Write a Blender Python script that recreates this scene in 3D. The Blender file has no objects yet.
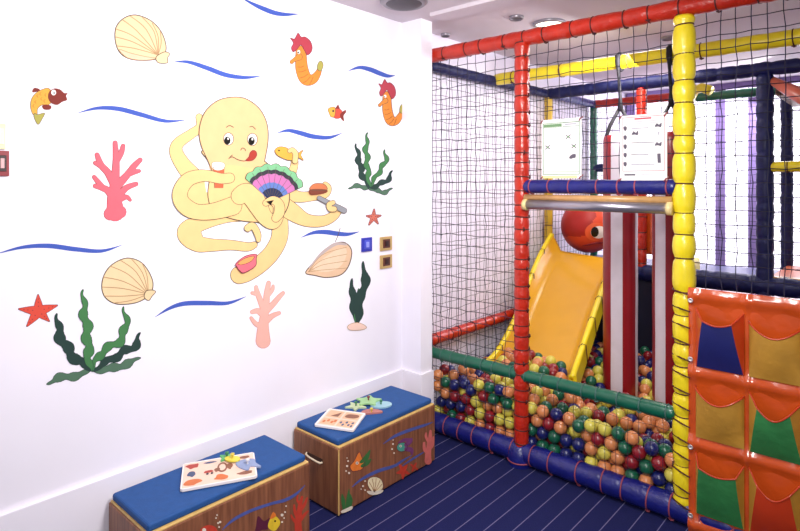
import bpy, math, random
from mathutils import Vector, Matrix, geometry
random.seed(7)
C = bpy.context.scene.collection
PI = math.pi

# ------------------------------------------------------------------ camera geometry
F, YAW, CY = 568.9, .7327, 183.2
CAM = Vector((2.72, -3.24, 1.8))
FW = Vector((-math.sin(YAW), math.cos(YAW), 0)); RT = Vector((math.cos(YAW), math.sin(YAW), 0))
def ray(u, v): return FW + RT * ((u-400)/F) + Vector((0, 0, (CY-v)/F))
def onX(u, v, X=0.0):
    d = ray(u, v); return CAM + d*((X-CAM.x)/d.x)
def onZ(u, v, Z=0.0):
    d = ray(u, v); return CAM + d*((Z-CAM.z)/d.z)

cam_d = bpy.data.cameras.new('camera'); cam = bpy.data.objects.new('camera', cam_d); C.objects.link(cam)
cam.location = CAM; cam.rotation_euler = (PI/2, 0, YAW)
cam_d.sensor_width = 36; cam_d.lens = 36*F/800
cam_d.shift_y = -(265.5-CY)/800
bpy.context.scene.camera = cam

# ------------------------------------------------------------------ materials
def srgb(h):
    h = h.lstrip('#'); c = [int(h[i:i+2], 16)/255 for i in (0, 2, 4)]
    return [x/12.92 if x <= .04045 else ((x+.055)/1.055)**2.4 for x in c]
_m = {}
def mat(name, col, rough=.5, var=.06, scale=12, bump=0., bscale=60, metal=0., coat=0., spec=.5, emit=None, es=0.):
    if name in _m: return _m[name]
    m = bpy.data.materials.new(name); m.use_nodes = True; nt = m.node_tree; b = nt.nodes['Principled BSDF']
    c = srgb(col)
    tc = nt.nodes.new('ShaderNodeTexCoord'); n = nt.nodes.new('ShaderNodeTexNoise'); n.inputs['Scale'].default_value = scale
    nt.links.new(tc.outputs['Object'], n.inputs['Vector'])
    r = nt.nodes.new('ShaderNodeValToRGB')
    r.color_ramp.elements[0].position = .3; r.color_ramp.elements[1].position = .7
    r.color_ramp.elements[0].color = [x*(1-var) for x in c]+[1]; r.color_ramp.elements[1].color = [min(1, x*(1+var)) for x in c]+[1]
    nt.links.new(n.outputs['Fac'], r.inputs['Fac']); nt.links.new(r.outputs['Color'], b.inputs['Base Color'])
    b.inputs['Roughness'].default_value = rough; b.inputs['Metallic'].default_value = metal
    b.inputs['Coat Weight'].default_value = coat; b.inputs['Coat Roughness'].default_value = .15
    b.inputs['Specular IOR Level'].default_value = spec
    if emit: b.inputs['Emission Color'].default_value = srgb(emit)+[1]; b.inputs['Emission Strength'].default_value = es
    if bump:
        n2 = nt.nodes.new('ShaderNodeTexNoise'); n2.inputs['Scale'].default_value = bscale
        nt.links.new(tc.outputs['Object'], n2.inputs['Vector'])
        bp = nt.nodes.new('ShaderNodeBump'); bp.inputs['Strength'].default_value = bump; bp.inputs['Distance'].default_value = .01
        nt.links.new(n2.outputs['Fac'], bp.inputs['Height']); nt.links.new(bp.outputs['Normal'], b.inputs['Normal'])
    m.diffuse_color = c+[1]
    _m[name] = m; return m
WALL = mat('wall_paint', '#f1edf6', .8, .015, 3)
CEIL = mat('ceiling_paint', '#d3c9d0', .8, .03, 2)
RED = mat('red_vinyl', '#b9260e', .35, .12, 14, .7, 32, coat=.25)
REDP = mat('red_bag_vinyl', '#8e131c', .35, .06, 9, coat=.2)
WHITEV = mat('white_bag_vinyl', '#d4cad2', .4, .04)
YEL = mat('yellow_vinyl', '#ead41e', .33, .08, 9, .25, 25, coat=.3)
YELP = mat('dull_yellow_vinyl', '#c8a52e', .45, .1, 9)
YELS = mat('yellow_slide_plastic', '#dca21e', .28, .04, 4, coat=.3)
YELR = mat('bright_yellow_pad', '#f2d81c', .35, .05, 8, coat=.2)
BLUE = mat('blue_vinyl', '#141a6c', .38, .15, 14, .5, 30, coat=.2)
NAVY = mat('navy_vinyl', '#12184a', .5, .2, 14, .5, 30, coat=.05, spec=.3)
GREEN = mat('green_vinyl', '#0b5a42', .35, .12, 9, .25, 25, coat=.3)
ORA = mat('orange_vinyl', '#c8501c', .2, .1, 7, .55, 13, coat=.6)
ORAD = mat('dark_orange_vinyl', '#c03a14', .35, .08, 7, .2, 14, coat=.3)
MUS = mat('mustard_fabric', '#bb8a2e', .65, .1, 10, .5, 18)
GRNF = mat('green_fabric', '#2c7a3e', .65, .14, 10, .5, 18)
BLUF = mat('blue_fabric', '#131b60', .6, .12, 10, .15, 200)
NET = mat('net_cord', '#1e1c34', .8, .2)
TIE_D = mat('dark_cord', '#4a1512', .6, .2)
TIE_P = mat('pink_cord', '#94404e', .6, .2)
TIE_G = mat('teal_cord', '#3b5f58', .6, .2)
STEEL = mat('brushed_steel', '#a9a4ae', .3, .05, 20, metal=.8)
TAN = mat('tan_reflection_and_edge_wood', '#c0925a', .35, .12, 20, coat=.3)  # platform edge wood; also colours the reflection painted above the steel rail
CREAM = mat('cream_plastic', '#e2cb8d', .4)
BLACKW = mat('black_webbing', '#141016', .7, .2, 30)
CUSH = mat('blue_cushion_fabric', '#164b8a', .75, .06, 30, .12, 250)
LID = mat('pale_birch_edge', '#d9b36c', .5, .1, 30)
OUT = mat('mural_outline', '#5c4c3c', .8)
PAPER = mat('paper', '#f4f2ee', .5, .01)
def wood():
    m = bpy.data.materials.new('brown_wood_laminate'); m.use_nodes = True; nt = m.node_tree; b = nt.nodes['Principled BSDF']
    tc = nt.nodes.new('ShaderNodeTexCoord'); mp = nt.nodes.new('ShaderNodeMapping'); mp.inputs['Scale'].default_value = (30, 30, 2.2)
    n = nt.nodes.new('ShaderNodeTexNoise'); n.inputs['Scale'].default_value = 2.; n.inputs['Detail'].default_value = 6
    r = nt.nodes.new('ShaderNodeValToRGB'); r.color_ramp.elements[0].position = .3; r.color_ramp.elements[1].position = .72
    r.color_ramp.elements[0].color = srgb('#6f422c')+[1]; r.color_ramp.elements[1].color = srgb('#986243')+[1]
    nt.links.new(tc.outputs['Object'], mp.inputs['Vector']); nt.links.new(mp.outputs['Vector'], n.inputs['Vector'])
    nt.links.new(n.outputs['Fac'], r.inputs['Fac']); nt.links.new(r.outputs['Color'], b.inputs['Base Color']); b.inputs['Roughness'].default_value = .45
    return m
WOOD = wood()
def carpet():
    m = bpy.data.materials.new('navy_striped_carpet'); m.use_nodes = True; nt = m.node_tree; b = nt.nodes['Principled BSDF']
    N = nt.nodes.new; L = nt.links.new
    tc = N('ShaderNodeTexCoord'); sx = N('ShaderNodeSeparateXYZ'); L(tc.outputs['Object'], sx.inputs[0])
    def M(op, a, bb):
        x = N('ShaderNodeMath'); x.operation = op
        for i, s in enumerate((a, bb)):
            if isinstance(s, (int, float)): x.inputs[i].default_value = s
            else: L(s, x.inputs[i])
        return x.outputs[0]
    # the stripes run along the wall, one every 0.223 m measured across it
    STRIPE = .1112
    t = M('ADD', sx.outputs['X'], SH); t = M('DIVIDE', t, STRIPE); t = M('FRACT', t, 0); t = M('SUBTRACT', t, .5); t = M('ABSOLUTE', t, 0); t = M('LESS_THAN', t, .022)
    n = N('ShaderNodeTexNoise'); n.inputs['Scale'].default_value = 180; L(tc.outputs['Object'], n.inputs['Vector'])
    r = N('ShaderNodeValToRGB'); r.color_ramp.elements[0].color = srgb('#17193f')+[1]; r.color_ramp.elements[1].color = srgb('#24285a')+[1]
    L(n.outputs['Fac'], r.inputs['Fac'])
    t = M('MULTIPLY', t, .55)
    mx = N('ShaderNodeMix'); mx.data_type = 'RGBA'; L(t, mx.inputs[0]); L(r.outputs['Color'], mx.inputs[6]); mx.inputs[7].default_value = srgb('#8a84ac')+[1]
    L(mx.outputs[2], b.inputs['Base Color']); b.inputs['Roughness'].default_value = .95; b.inputs['Specular IOR Level'].default_value = .1
    bp = N('ShaderNodeBump'); bp.inputs['Strength'].default_value = .3; bp.inputs['Distance'].default_value = .004
    L(n.outputs['Fac'], bp.inputs['Height']); L(bp.outputs['Normal'], b.inputs['Normal'])
    return m

# ------------------------------------------------------------------ mesh helpers
class MB:
    def __init__(s): s.v = []; s.f = []; s.mi = []; s.mats = []; s.sm = []
    def m(s, mt):
        if mt not in s.mats: s.mats.append(mt)
        return s.mats.index(mt)
    def add(s, vs, fs, mt, smooth=False):
        o = len(s.v); s.v += [tuple(v) for v in vs]; k = s.m(mt)
        for f in fs: s.f.append([i+o for i in f]); s.mi.append(k); s.sm.append(smooth)
    def box(s, a, b, mt, M=None):
        (x0, y0, z0), (x1, y1, z1) = a, b
        vs = [Vector(p) for p in ((x0,y0,z0),(x1,y0,z0),(x1,y1,z0),(x0,y1,z0),(x0,y0,z1),(x1,y0,z1),(x1,y1,z1),(x0,y1,z1))]
        if M: vs = [M @ v for v in vs]
        s.add(vs, [(0,3,2,1),(4,5,6,7),(0,1,5,4),(1,2,6,5),(2,3,7,6),(3,0,4,7)], mt); return s
    def tube(s, pts, rad, mt, n=12, caps=True, closed=False, smooth=True):
        pts = [Vector(p) for p in pts]; N = len(pts)
        if not hasattr(rad, '__len__'): rad = [rad]*N
        up = None; vs = []; fs = []
        for i, p in enumerate(pts):
            if closed: t = pts[(i+1) % N]-pts[i-1]
            else: t = pts[min(i+1, N-1)]-pts[max(i-1, 0)]
            t.normalize()
            if up is None: up = Vector((0,0,1)) if abs(t.z) < .9 else Vector((1,0,0))
            a = t.cross(up).normalized(); b = a.cross(t).normalized(); up = b
            for k in range(n):
                an = 2*PI*k/n; vs.append(p+(a*math.cos(an)+b*math.sin(an))*rad[i])
        for i in range(N if closed else N-1):
            j = (i+1) % N
            for k in range(n):
                l = (k+1) % n; fs.append((i*n+k, j*n+k, j*n+l, i*n+l))
        if caps and not closed: fs.append(tuple(range(n))); fs.append(tuple(reversed(range((N-1)*n, N*n))))
        s.add(vs, fs, mt, smooth); return s
    def lathe(s, prof, mt, n=24, c=(0,0,0), M=None):
        vs = []; fs = []; P = len(prof)
        for (r, z) in prof:
            for k in range(n):
                v = Vector((r*math.cos(2*PI*k/n), r*math.sin(2*PI*k/n), z))
                if M: v = M @ v
                vs.append(v+Vector(c))
        for i in range(P-1):
            for k in range(n):
                l = (k+1) % n; fs.append((i*n+k, i*n+l, (i+1)*n+l, (i+1)*n+k))
        s.add(vs, fs, mt, True); return s
    def build(s, name, parent=None, bevel=0, label=None, seg=2):
        me = bpy.data.meshes.new(name); me.from_pydata(s.v, [], s.f)
        for m in s.mats: me.materials.append(m)
        for p, k, sm in zip(me.polygons, s.mi, s.sm): p.material_index = k; p.use_smooth = sm
        me.update()
        o = bpy.data.objects.new(name, me); C.objects.link(o)
        if parent: o.parent = parent; o.matrix_parent_inverse = Matrix.Translation(-world_loc(parent))
        if bevel:
            b = o.modifiers.new('bevel', 'BEVEL'); b.width = bevel; b.segments = seg; b.limit_method = 'ANGLE'; b.angle_limit = .6
        if label: o['label'] = label
        return o
def world_loc(o):
    l = Vector(o.location)
    while o.parent: 
        l = l + Vector(o.matrix_parent_inverse.translation); o = o.parent; l += Vector(o.location)
    return l
def tag(o, label, cat, group=None):
    o['label'] = label; o['category'] = cat
    if group: o['group'] = group
    return o
def thing(name, loc, label, cat, group=None):
    o = bpy.data.objects.new(name, None); C.objects.link(o); o.location = loc; o.empty_display_size = .1
    return tag(o, label, cat, group)
def struct(o): o['kind'] = 'structure'; return o

# flat painting on a plane
def catmull(P, n=6, closed=False):
    N = len(P); out = []
    if N < 3: return [tuple(p) for p in P]
    rng = range(N) if closed else range(N-1)
    for i in rng:
        g = (lambda k: P[k % N]) if closed else (lambda k: P[min(max(k, 0), N-1)])
        p0, p1, p2, p3 = g(i-1), g(i), g(i+1), g(i+2)
        for j in range(n):
            t = j/n
            out.append(tuple(.5*((2*b)+(-a+c)*t+(2*a-5*b+4*c-d)*t*t+(-a+3*b-3*c+d)*t**3) for a, b, c, d in zip(p0, p1, p2, p3)))
    if not closed: out.append(tuple(P[-1]))
    return out
class Sheet(MB):
    def __init__(s, mp, normal, eps=.0003, base=.0006):
        super().__init__(); s.mp = mp; s.nrm = Vector(normal); s.eps = eps; s.base = base
    inc = 0.
    def put(s, p, layer): return s.mp(p[0], p[1]) + s.nrm*(s.base+s.eps*layer+s.inc)
    def poly(s, P, mt, layer=1, smooth=True, out=None, ow=.5):
        if smooth: P = catmull(P, 5, True)
        if out: s.line(list(P)+[P[0]], ow, out, layer+.5)
        vs = [s.put(p, layer) for p in P]
        tris = geometry.tessellate_polygon([[Vector((p[0], p[1], 0)) for p in P]])
        s.add(vs, [tuple(t) for t in tris], mt); return s
    def line(s, P, w, mt, layer=1):
        P = [p for i, p in enumerate(P) if i == 0 or (abs(p[0]-P[i-1][0])+abs(p[1]-P[i-1][1])) > 1e-6]
        N = len(P); vs = []; fs = []
        if not hasattr(w, '__len__'): w = [w/2]*N
        for i, p in enumerate(P):
            a = P[max(i-1, 0)]; b = P[min(i+1, N-1)]; dx, dy = b[0]-a[0], b[1]-a[1]; l = math.hypot(dx, dy) or 1
            nx, ny = -dy/l*w[i], dx/l*w[i]
            if N > 6: s.inc = 6e-5*i/N
            vs += [s.put((p[0]+nx, p[1]+ny), layer), s.put((p[0]-nx, p[1]-ny), layer)]
        s.inc = 0.
        for i in range(N-1): fs.append((2*i, 2*i+1, 2*i+3, 2*i+2))
        s.add(vs, fs, mt); return s
    def disc(s, c, rx, ry, mt, layer=1, out=None, ow=.5, rot=0, n=20):
        P = []
        for k in range(n):
            a = 2*PI*k/n; x, y = rx*math.cos(a), ry*math.sin(a); P.append((c[0]+x*math.cos(rot)-y*math.sin(rot), c[1]+x*math.sin(rot)+y*math.cos(rot)))
        return s.poly(P, mt, layer, False, out, ow)
    def stroke(s, P, mt, layer=1, out=None, ow=.5, n=6):
        Q = catmull(P, n); c = [(q[0], q[1]) for q in Q]; w = [max(q[2], .05) for q in Q]
        if out:
            s._st(c, [x+ow for x in w], out, layer-.5)
        s._st(c, w, mt, layer); return s
    def _st(s, c, w, mt, layer):
        s.line(c, w, mt, layer)
        def D(i, r, n):
            s._k = getattr(s, '_k', 0)+1; s.inc = 7e-5+(s._k % 40)*1.2e-6; s.disc(c[i], r, r, mt, layer, n=n); s.inc = 0.
        for i in (0, -1):
            if w[i] > .6: D(i, w[i], 14)
        # round the bends
        for i in range(1, len(c)-1):
            if w[i] > 2.5 and i % 3 == 0: D(i, w[i]*.99, 18)

# ------------------------------------------------------------------ room shell
SH = 0.0
# one stripe passes through this floor point
_p = onZ(428.7, 529); SH = .5*.1112 - (_p.x % .1112)
def slab(name, a, b, mt, kind=True):
    o = MB().box(a, b, mt).build(name)
    if kind: struct(o)
    return o
slab('floor', (-.3, -5.5, -.1), (5.2, 4.5, 0), carpet())
slab('ceiling', (-.3, -5.5, 2.95), (5.2, 4.5, 3.05), CEIL)
YC0, YC1, XC = -.196, -.074, .178
slab('wall_left', (-.2, -5.5, 0), (0, YC1, 2.95), WALL)
slab('wall_corner', (0, YC0, 0), (XC, YC1, 2.95), WALL)
slab('wall_side', (-.2, YC1, 0), (-.02, 4.2, 2.95), mat('side_wall_paint', '#efe9f8', .8, .02, 3))
slab('wall_back', (-.2, 4.2, 0), (5.2, 4.4, 2.95), mat('back_wall_paint', '#d9d2e6', .8, .02, 3))
slab('wall_right', (5.0, -5.5, 0), (5.2, 4.2, 2.95), WALL)
bb = MB().box((0, -5.5, 0), (.02, YC0, .473), WALL).box((.02, YC0-.018, 0), (XC+.018, YC0, .473), WALL).box((XC, YC0-.002, 0), (XC+.018, YC1, .473), WALL)
struct(bb.build('baseboard_left', bevel=.003))
# ceiling trims (shallow steps of the dropped ceiling)
struct(MB().box((.3, -.25, 2.925), (5, -.1, 2.95), CEIL).build('trim_1'))
# far window with daylight behind frosted panes
PANE = mat('daylight_pane', '#ffffff', .5, .01, emit='#f3f0ff', es=1.7)
FRM = mat('lavender_frame', '#8a76ae', .5)
w = MB(); 
for x in (.0, .55, 1.02, 1.35, 2.2, 2.9, 3.6, 4.3): w.box((x, 4.13, .85), (x+.1, 4.2, 2.88), FRM)
w.box((0, 4.13, .78), (4.4, 4.2, .85), FRM); w.box((0, 4.13, 2.88), (4.4, 4.2, 2.95), FRM)
wf = struct(w.build('window_1'))
MB().box((.1, 4.17, .85), (4.3, 4.19, 2.88), PANE).build('window_pane', wf)

# ------------------------------------------------------------------ ceiling fittings
LAMP = mat('lamp_glow', '#fff6e0', .5, .01, emit='#fff2d8', es=5)
CHR = mat('grey_lamp_trim', '#8c8890', .35, .05, metal=.4)
DKG = mat('dark_grey_plastic', '#4c4850', .5)
def downlight(x, y, r, glow, label, name='ceiling_light'):
    t = thing(name, (x, y, 2.95), label, 'ceiling light')
    MB().lathe([(r, 2.95), (r*1.02, 2.935), (r*.86, 2.928), (r*.8, 2.945)], CHR, 28, (x, y, 0)).build('trim_ring', t)
    MB().lathe([(r*.82, 2.942), (r*.5, 2.936), (.0005, 2.934)], LAMP if glow else DKG, 28, (x, y, 0)).build('lens' if glow else 'baffle', t)
downlight(.79, .5, .115, True, 'large round glowing downlight just above the red top tube')
downlight(.69, .215, .05, False, 'small unlit grey recessed spotlight left of the glowing downlight')
downlight(.05, .25, .035, False, 'tiny dark recessed spotlight beside the white wall corner')
downlight(1.294, 1.497, .05, False, 'small dark ceiling spotlight above the hanging bags, nearer one')
downlight(1.1, 1.95, .05, False, 'small dark ceiling spotlight above the hanging bags, farther one')
t = thing('dome_lamp', (.36, -.58, 2.95), 'large grey domed ceiling fitting above the left wall corner', 'ceiling fitting')  # grey dome lamp, modelled unlit
MB().lathe([(.15, 2.95), (.15, 2.93), (.13, 2.915), (.11, 2.92)], CHR, 32, (.36, -.58, 0)).build('rim', t)
MB().lathe([(.115, 2.92), (.08, 2.9), (.04, 2.893), (.0005, 2.892)], DKG, 32, (.36, -.58, 0)).build('dome', t)

# ------------------------------------------------------------------ play frame
frame = thing('play_frame', (.9, 0, 0), 'indoor soft play frame of red, yellow, blue and green padded tubes around the ball pit', 'play frame')
_tie = {}
def tie_mesh(r, mt):
    k = (round(r, 4), mt.name)
    if k not in _tie:
        b = MB(); b.tube([(r*math.cos(a*PI/10), r*math.sin(a*PI/10), 0) for a in range(20)], .0042, mt, 5, closed=True)
        b.tube([(r, 0, -.012), (r+.008, .004, 0), (r+.003, 0, .014)], .005, mt, 5)
        o = b.build('cable_tie'); me = o.data; bpy.data.objects.remove(o); _tie[k] = me
    return _tie[k]
def ftube(name, p0, p1, r, mt, tie=None, step=.13, pinch=.1, label=None, root=None, ties=True, lump=.03, bulge=0):
    root = root or frame
    p0, p1 = Vector(p0), Vector(p1); L = (p1-p0).length; d = (p1-p0)/L
    n = max(2, round(L/step)); ts = [(i+.5)/n*L + random.uniform(-.2, .2)*L/n for i in range(n)]
    S = max(8, int(L/.016)); pts = []; rr = []
    ph = random.random()*6
    for i in range(S+1):
        x = L*i/S; q = r
        for tt in ts: q -= r*pinch*math.exp(-((x-tt)/.013)**2)
        q *= 1+lump*(math.sin(x*31+ph)*.6+math.sin(x*67+ph*2)*.4)
        if bulge: dd = min(abs(x-tt) for tt in ts); q *= 1+bulge*min(1, dd/(L/n*.5))**.5
        e = min(x, L-x)
        if e < .02: q *= .8+.2*e/.02
        pts.append(p0+d*x); rr.append(q)
    o = MB().tube(pts, rr, mt, 18).build(name, root, label=label)
    if tie and ties:
        q = d.to_track_quat('Z', 'Y')
        me = tie_mesh(r*(1-pinch)+.002, tie); W = Matrix.Translation(-Vector(root.location))
        for tt in ts:
            c = bpy.data.objects.new('cable_tie', me); C.objects.link(c); c.parent = o
            rot = Matrix.Rotation(random.uniform(-.06, .06), 4, 'X') @ Matrix.Rotation(random.uniform(-.06, .06), 4, 'Y')
            c.matrix_parent_inverse = Matrix.Identity(4)
            c.matrix_basis = Matrix.Translation(p0+d*tt) @ q.to_matrix().to_4x4() @ rot @ Matrix.Rotation(random.uniform(-2.5, -.6), 4, 'Z')
            # parent mesh carries world-space vertices, its origin sits at the frame's
    return o
def P(name, *a, **k): return ftube(name, *a, **k)
ZT, XR, XY, XE = 2.728, .85, 1.825, 2.85
# front plane Y = 0
P('padded_beam', (.03, 0, ZT), (XE, 0, ZT), .05, RED, TIE_D, .16, .1, label='red padded top beam', lump=.045)
P('padded_beam', (.03, 0, .569), (XY-.04, 0, .569), .04, GREEN, TIE_G, .115, .06, label='green padded beam in front of the balls')
P('padded_beam', (.03, 0, .075), (XE, 0, .075), .066, BLUE, TIE_P, .14, .07, label='blue padded beam along the floor')
P('padded_beam', (XR+.03, 0, 1.779), (XY-.03, 0, 1.779), .043, BLUE, TIE_P, .13, .08, label='blue padded beam under the signs')
P('padded_post', (XR+.005, 0, .1), (XR+.008, 0, ZT), .048, RED, TIE_D, .085, .1, label='red padded front post', lump=.05)
P('padded_post', (XY, 0, .1), (XY, 0, ZT-.045), .05, YEL, TIE_D, .135, .14, label='yellow padded front post', bulge=.14)
P('padded_post', (XE, 0, .1), (XE, 0, ZT), .05, BLUE, TIE_D, .14, .1)
MB().lathe([(.075, 0), (.078, .03), (.075, .09), (.05, .12)], BLUE, 24, (XR, -.01, 0)).build('post_foot', frame)
MB().tube([(XR+.078*math.cos(a*PI/12), -.01+.078*math.sin(a*PI/12), .03) for a in range(24)], .005, TIE_P, 5, closed=True).build('cable_tie', frame)
# steel rail and its tan reflection at the entrance
MB().tube([(XR+.05, -.035, 1.71), (XY-.05, -.035, 1.71)], .02, TAN, 14).build('tan_reflection', frame)  # added tan tube, paints the reflection on the roller's upper half
MB().tube([(XR+.06, -.045, 1.666), (XY-.06, -.045, 1.666)], .03, STEEL, 20).build('steel_rail', frame)
for x in (XR+.05, XY-.07): MB().tube([(x, -.045, 1.666), (x+.025, -.045, 1.666)], .036, CREAM, 20).build('end_cap', frame)
# left side plane X = .05
XL = .05
P('padded_beam', (XL, .05, 2.675), (XL, 1.9, 2.68), .042, NAVY, None, .14, .1, label='navy padded side beam')
P('padded_beam', (XL, 1.95, 2.685), (XL, 3.0, 2.69), .042, BLUE, None, .14, .1)
P('padded_beam', (XL, .05, .629), (XL, 1.9, .629), .042, RED, TIE_D, .16, .08, label='red padded side beam')
P('padded_beam', (XL, .05, .075), (XL, 1.9, .075), .05, BLUE, None)
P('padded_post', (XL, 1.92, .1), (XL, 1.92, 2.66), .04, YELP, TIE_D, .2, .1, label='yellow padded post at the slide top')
P('padded_post', (XL, 3.0, .1), (XL, 3.0, 2.66), .042, GREEN, None, .14, .08, label='green padded back post')
P('padded_beam', (XL, 3.0, 2.69), (1.1, 3.0, 2.69), .045, RED, None, .14, .1, label='red padded back beam')
P('padded_beam', (XL, 3.0, 1.97), (.9, 3.0, 1.97), .045, NAVY, None, .14, .1)
# beam that carries the bags
P('support_beam', (XL, .95, 2.69), (XE, .95, 2.69), .05, YEL, TIE_D, .5, .03, label='yellow overhead beam carrying the hanging bags')
# middle plane Y = 1.92
YM = 1.92
P('padded_beam', (XL, YM, 2.682), (XE, YM, 2.682), .055, NAVY, None, .14, .12, label='navy padded overhead beam')
P('padded_post', (.945, YM, 1.05), (.945, YM, 2.64), .045, RED, TIE_D, .13, .12, label='red padded post behind the hanging bags')
P('padded_post', (1.875, YM, .0), (1.875, YM, 2.64), .06, NAVY, None, .13, .1, label='navy padded post of the back bay')
P('padded_beam', (.9, YM, 1.01), (XE, YM, 1.01), .075, NAVY, None, .14, .08, label='navy padded beam at the platform edge')
P('padded_beam', (1.9, YM, 1.925), (XE, YM, 1.925), .042, YEL, TIE_D, .2, .06, label='yellow padded cross beam of the back bay')
P('padded_beam', (1.1, 3.0, 2.66), (1.87, 3.0, 2.66), .045, GREEN, None, .14, .08, label='green padded beam in front of the window')
P('padded_post', (1.87, 3.0, 1.0), (1.87, 3.0, 2.66), .05, NAVY, None, .13, .1)
MB().tube([(1.12, 2.75, 2.62), (1.17, 2.7, 2.69), (1.25, 2.65, 2.7), (1.33, 2.62, 2.66)], .045, YEL, 14).build('padded_hoop', frame, label='short yellow padded hoop')
P('padded_beam', (1.95, 1.2, 1.0), (XE, 1.2, 1.0), .045, GREEN, None, .13, .08, label='dark green padded beam behind the pockets')
P('padded_post', (XE, YM, 0), (XE, YM, 2.64), .05, NAVY, None)
P('padded_beam', (XL, YM, 1.06), (.9, YM, 1.06), .045, NAVY, None)
# platform and panels under and on it
MB().box((1.87, YM+.05, .98), (XE, 3.0, 1.05), mat('platform_orange_vinyl', '#b4532a', .4, .1)).build('platform', frame, .01, 'orange platform')
MB().box((.1, YM+.05, .93), (1.865, 3.0, 1.0), BLUE).build('platform', frame, .01, 'blue platform')
MB().box((1.93, YM-.02, 1.05), (XE, YM+.06, 1.085), TAN).build('platform_edge', frame, .005)
MB().box((.08, YM-.03, .0), (1.8, YM+.03, .96), mat('dark_back_pad', '#10122e', .6, .1, 6, .2, 20)).build('back_pad', frame, .01)
MB().box((.94, 1.97, 1.17), (1.26, 2.01, 1.56), ORA).build('entrance_panel', frame, .015)
MB().box((1.0, 2.02, 1.0), (1.3, 2.4, 1.13), YELR).build('step_pad', frame, .02)
# sloping red pad in the upper right of the back bay
sp = MB(); a = Vector((1.91, 1.95, 2.6)); b_ = Vector((2.3, 1.3, 2.28))
sp.tube([a, a.lerp(b_, .5), b_], [.03, .05, .05], mat('copper_red_vinyl', '#c0604a', .35), 14)
sp.build('sloping_pad', frame)
MB().box((1.93, 2.0, 2.48), (XE, 2.9, 2.54), mat('dull_brown_panel', '#7c5a3a', .5)).build('upper_panel', frame, .01)

# ------------------------------------------------------------------ nets
def net(name, o, U, V, lu, lv, label, group=None, cell=.06, r=.0021, jit=.006, mt=NET, gap=None):
    o, U, V = Vector(o), Vector(U).normalized(), Vector(V).normalized(); Nn = U.cross(V)
    nu, nv = round(lu/cell), round(lv/cell); b = MB()
    G = [[o+U*(lu*i/nu+(random.uniform(-jit, jit) if 0 < i < nu else 0))+V*(lv*j/nv+(random.uniform(-jit, jit) if 0 < j < nv else 0))+Nn*random.uniform(-jit, jit)*.6 for j in range(nv+1)] for i in range(nu+1)]
    for i in range(nu+1): b.tube(G[i], r, mt, 3, caps=False, smooth=False)
    for j in range(nv+1): b.tube([G[i][j] for i in range(nu+1)], r, mt, 3, caps=False, smooth=False)
    return tag(b.build(name), label, 'net', group)
net('safety_net', (XL, 0, .1), (1, 0, 0), (0, 0, 1), XR-XL-.04, 2.6, 'dark square-mesh front net between the white corner and the red post', cell=.074, r=.0027)
net('safety_net', (XR+.04, 0, .12), (1, 0, 0), (0, 0, 1), XY-XR-.08, .42, 'fine dark front net holding back the balls below the green tube', cell=.065, r=.0013)
net('safety_net', (XR+.04, 0, 1.81), (1, 0, 0), (0, 0, 1), XY-XR-.08, .88, 'dark square-mesh front net around the two signs', cell=.074, r=.0027)
net('safety_net', (XY+.04, 0, 1.25), (1, 0, 0), (0, 0, 1), XE-XY-.08, 1.44, 'dark square-mesh front net above the orange pocket panel', cell=.07, r=.0027)
net('safety_net', (XL+.01, .06, .1), (0, 1, 0), (0, 0, 1), 2.9, 2.56, 'dark side net in front of the white wall, beside the slide', cell=.065)
net('safety_net', (XL+.03, 2.98, 1.05), (1, 0, 0), (0, 0, 1), XE-XL-.06, 1.6, 'dark back net in front of the bright window', cell=.065)
net('safety_net', (1.9, YM, 1.08), (1, 0, 0), (0, 0, 1), .92, 1.56, 'dark net of the back bay to the right of the navy post', cell=.07)

# ------------------------------------------------------------------ slide
def lerp(a, b, t): return a+(b-a)*t
slide = thing('slide', (.5, 1.2, 0), 'wide yellow plastic slide running down into the ball pit behind the red post', 'slide')
Lr = [(.10, 1.9, 1.30), (.12, 1.63, 1.12), (.16, 1.36, .92), (.2, 1.02, .62), (.25, .68, .45), (.3, .40, .42)]
Rr = [(.84, 1.9, 1.25), (.83, 1.5, 1.08), (.84, 1.30, .96), (.88, 1.02, .79), (.92, .70, .57), (.99, .42, .485)]
Lr, Rr = catmull(Lr, 6), catmull(Rr, 6)
N_ = len(Lr)
def slide_section(i, off=0):
    a, b = Vector(Lr[i]), Vector(Rr[i]); t = i/(N_-1); out = []
    dep = lerp(.15, .17, t)
    for k in range(17):
        s_ = k/16; p = a.lerp(b, s_)
        e = min(s_, 1-s_)
        q = min(1, e/.14); q = q*q*(3-2*q)
        p = p+Vector((0, 0, -dep*q))
        out.append(p)
    return out
b = MB(); vs = []; fs = []
secs = [slide_section(i) for i in range(N_)]
for s_ in secs: vs += s_
M_ = 17
for s_ in secs: vs += [p+Vector((0, .012, -.02)) for p in s_]
o1 = N_*M_
for i in range(N_-1):
    for k in range(M_-1):
        q = (i*M_+k, i*M_+k+1, (i+1)*M_+k+1, (i+1)*M_+k)
        fs.append(q); fs.append(tuple(o1+x for x in reversed(q)))
for k in range(M_-1):
    fs.append((k+1, k, o1+k, o1+k+1)); z = (N_-1)*M_; fs.append((z+k, z+k+1, o1+z+k+1, o1+z+k))
b.add(vs, fs, YELS, True)
slide_bed = b.build('slide_bed', slide)
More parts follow.
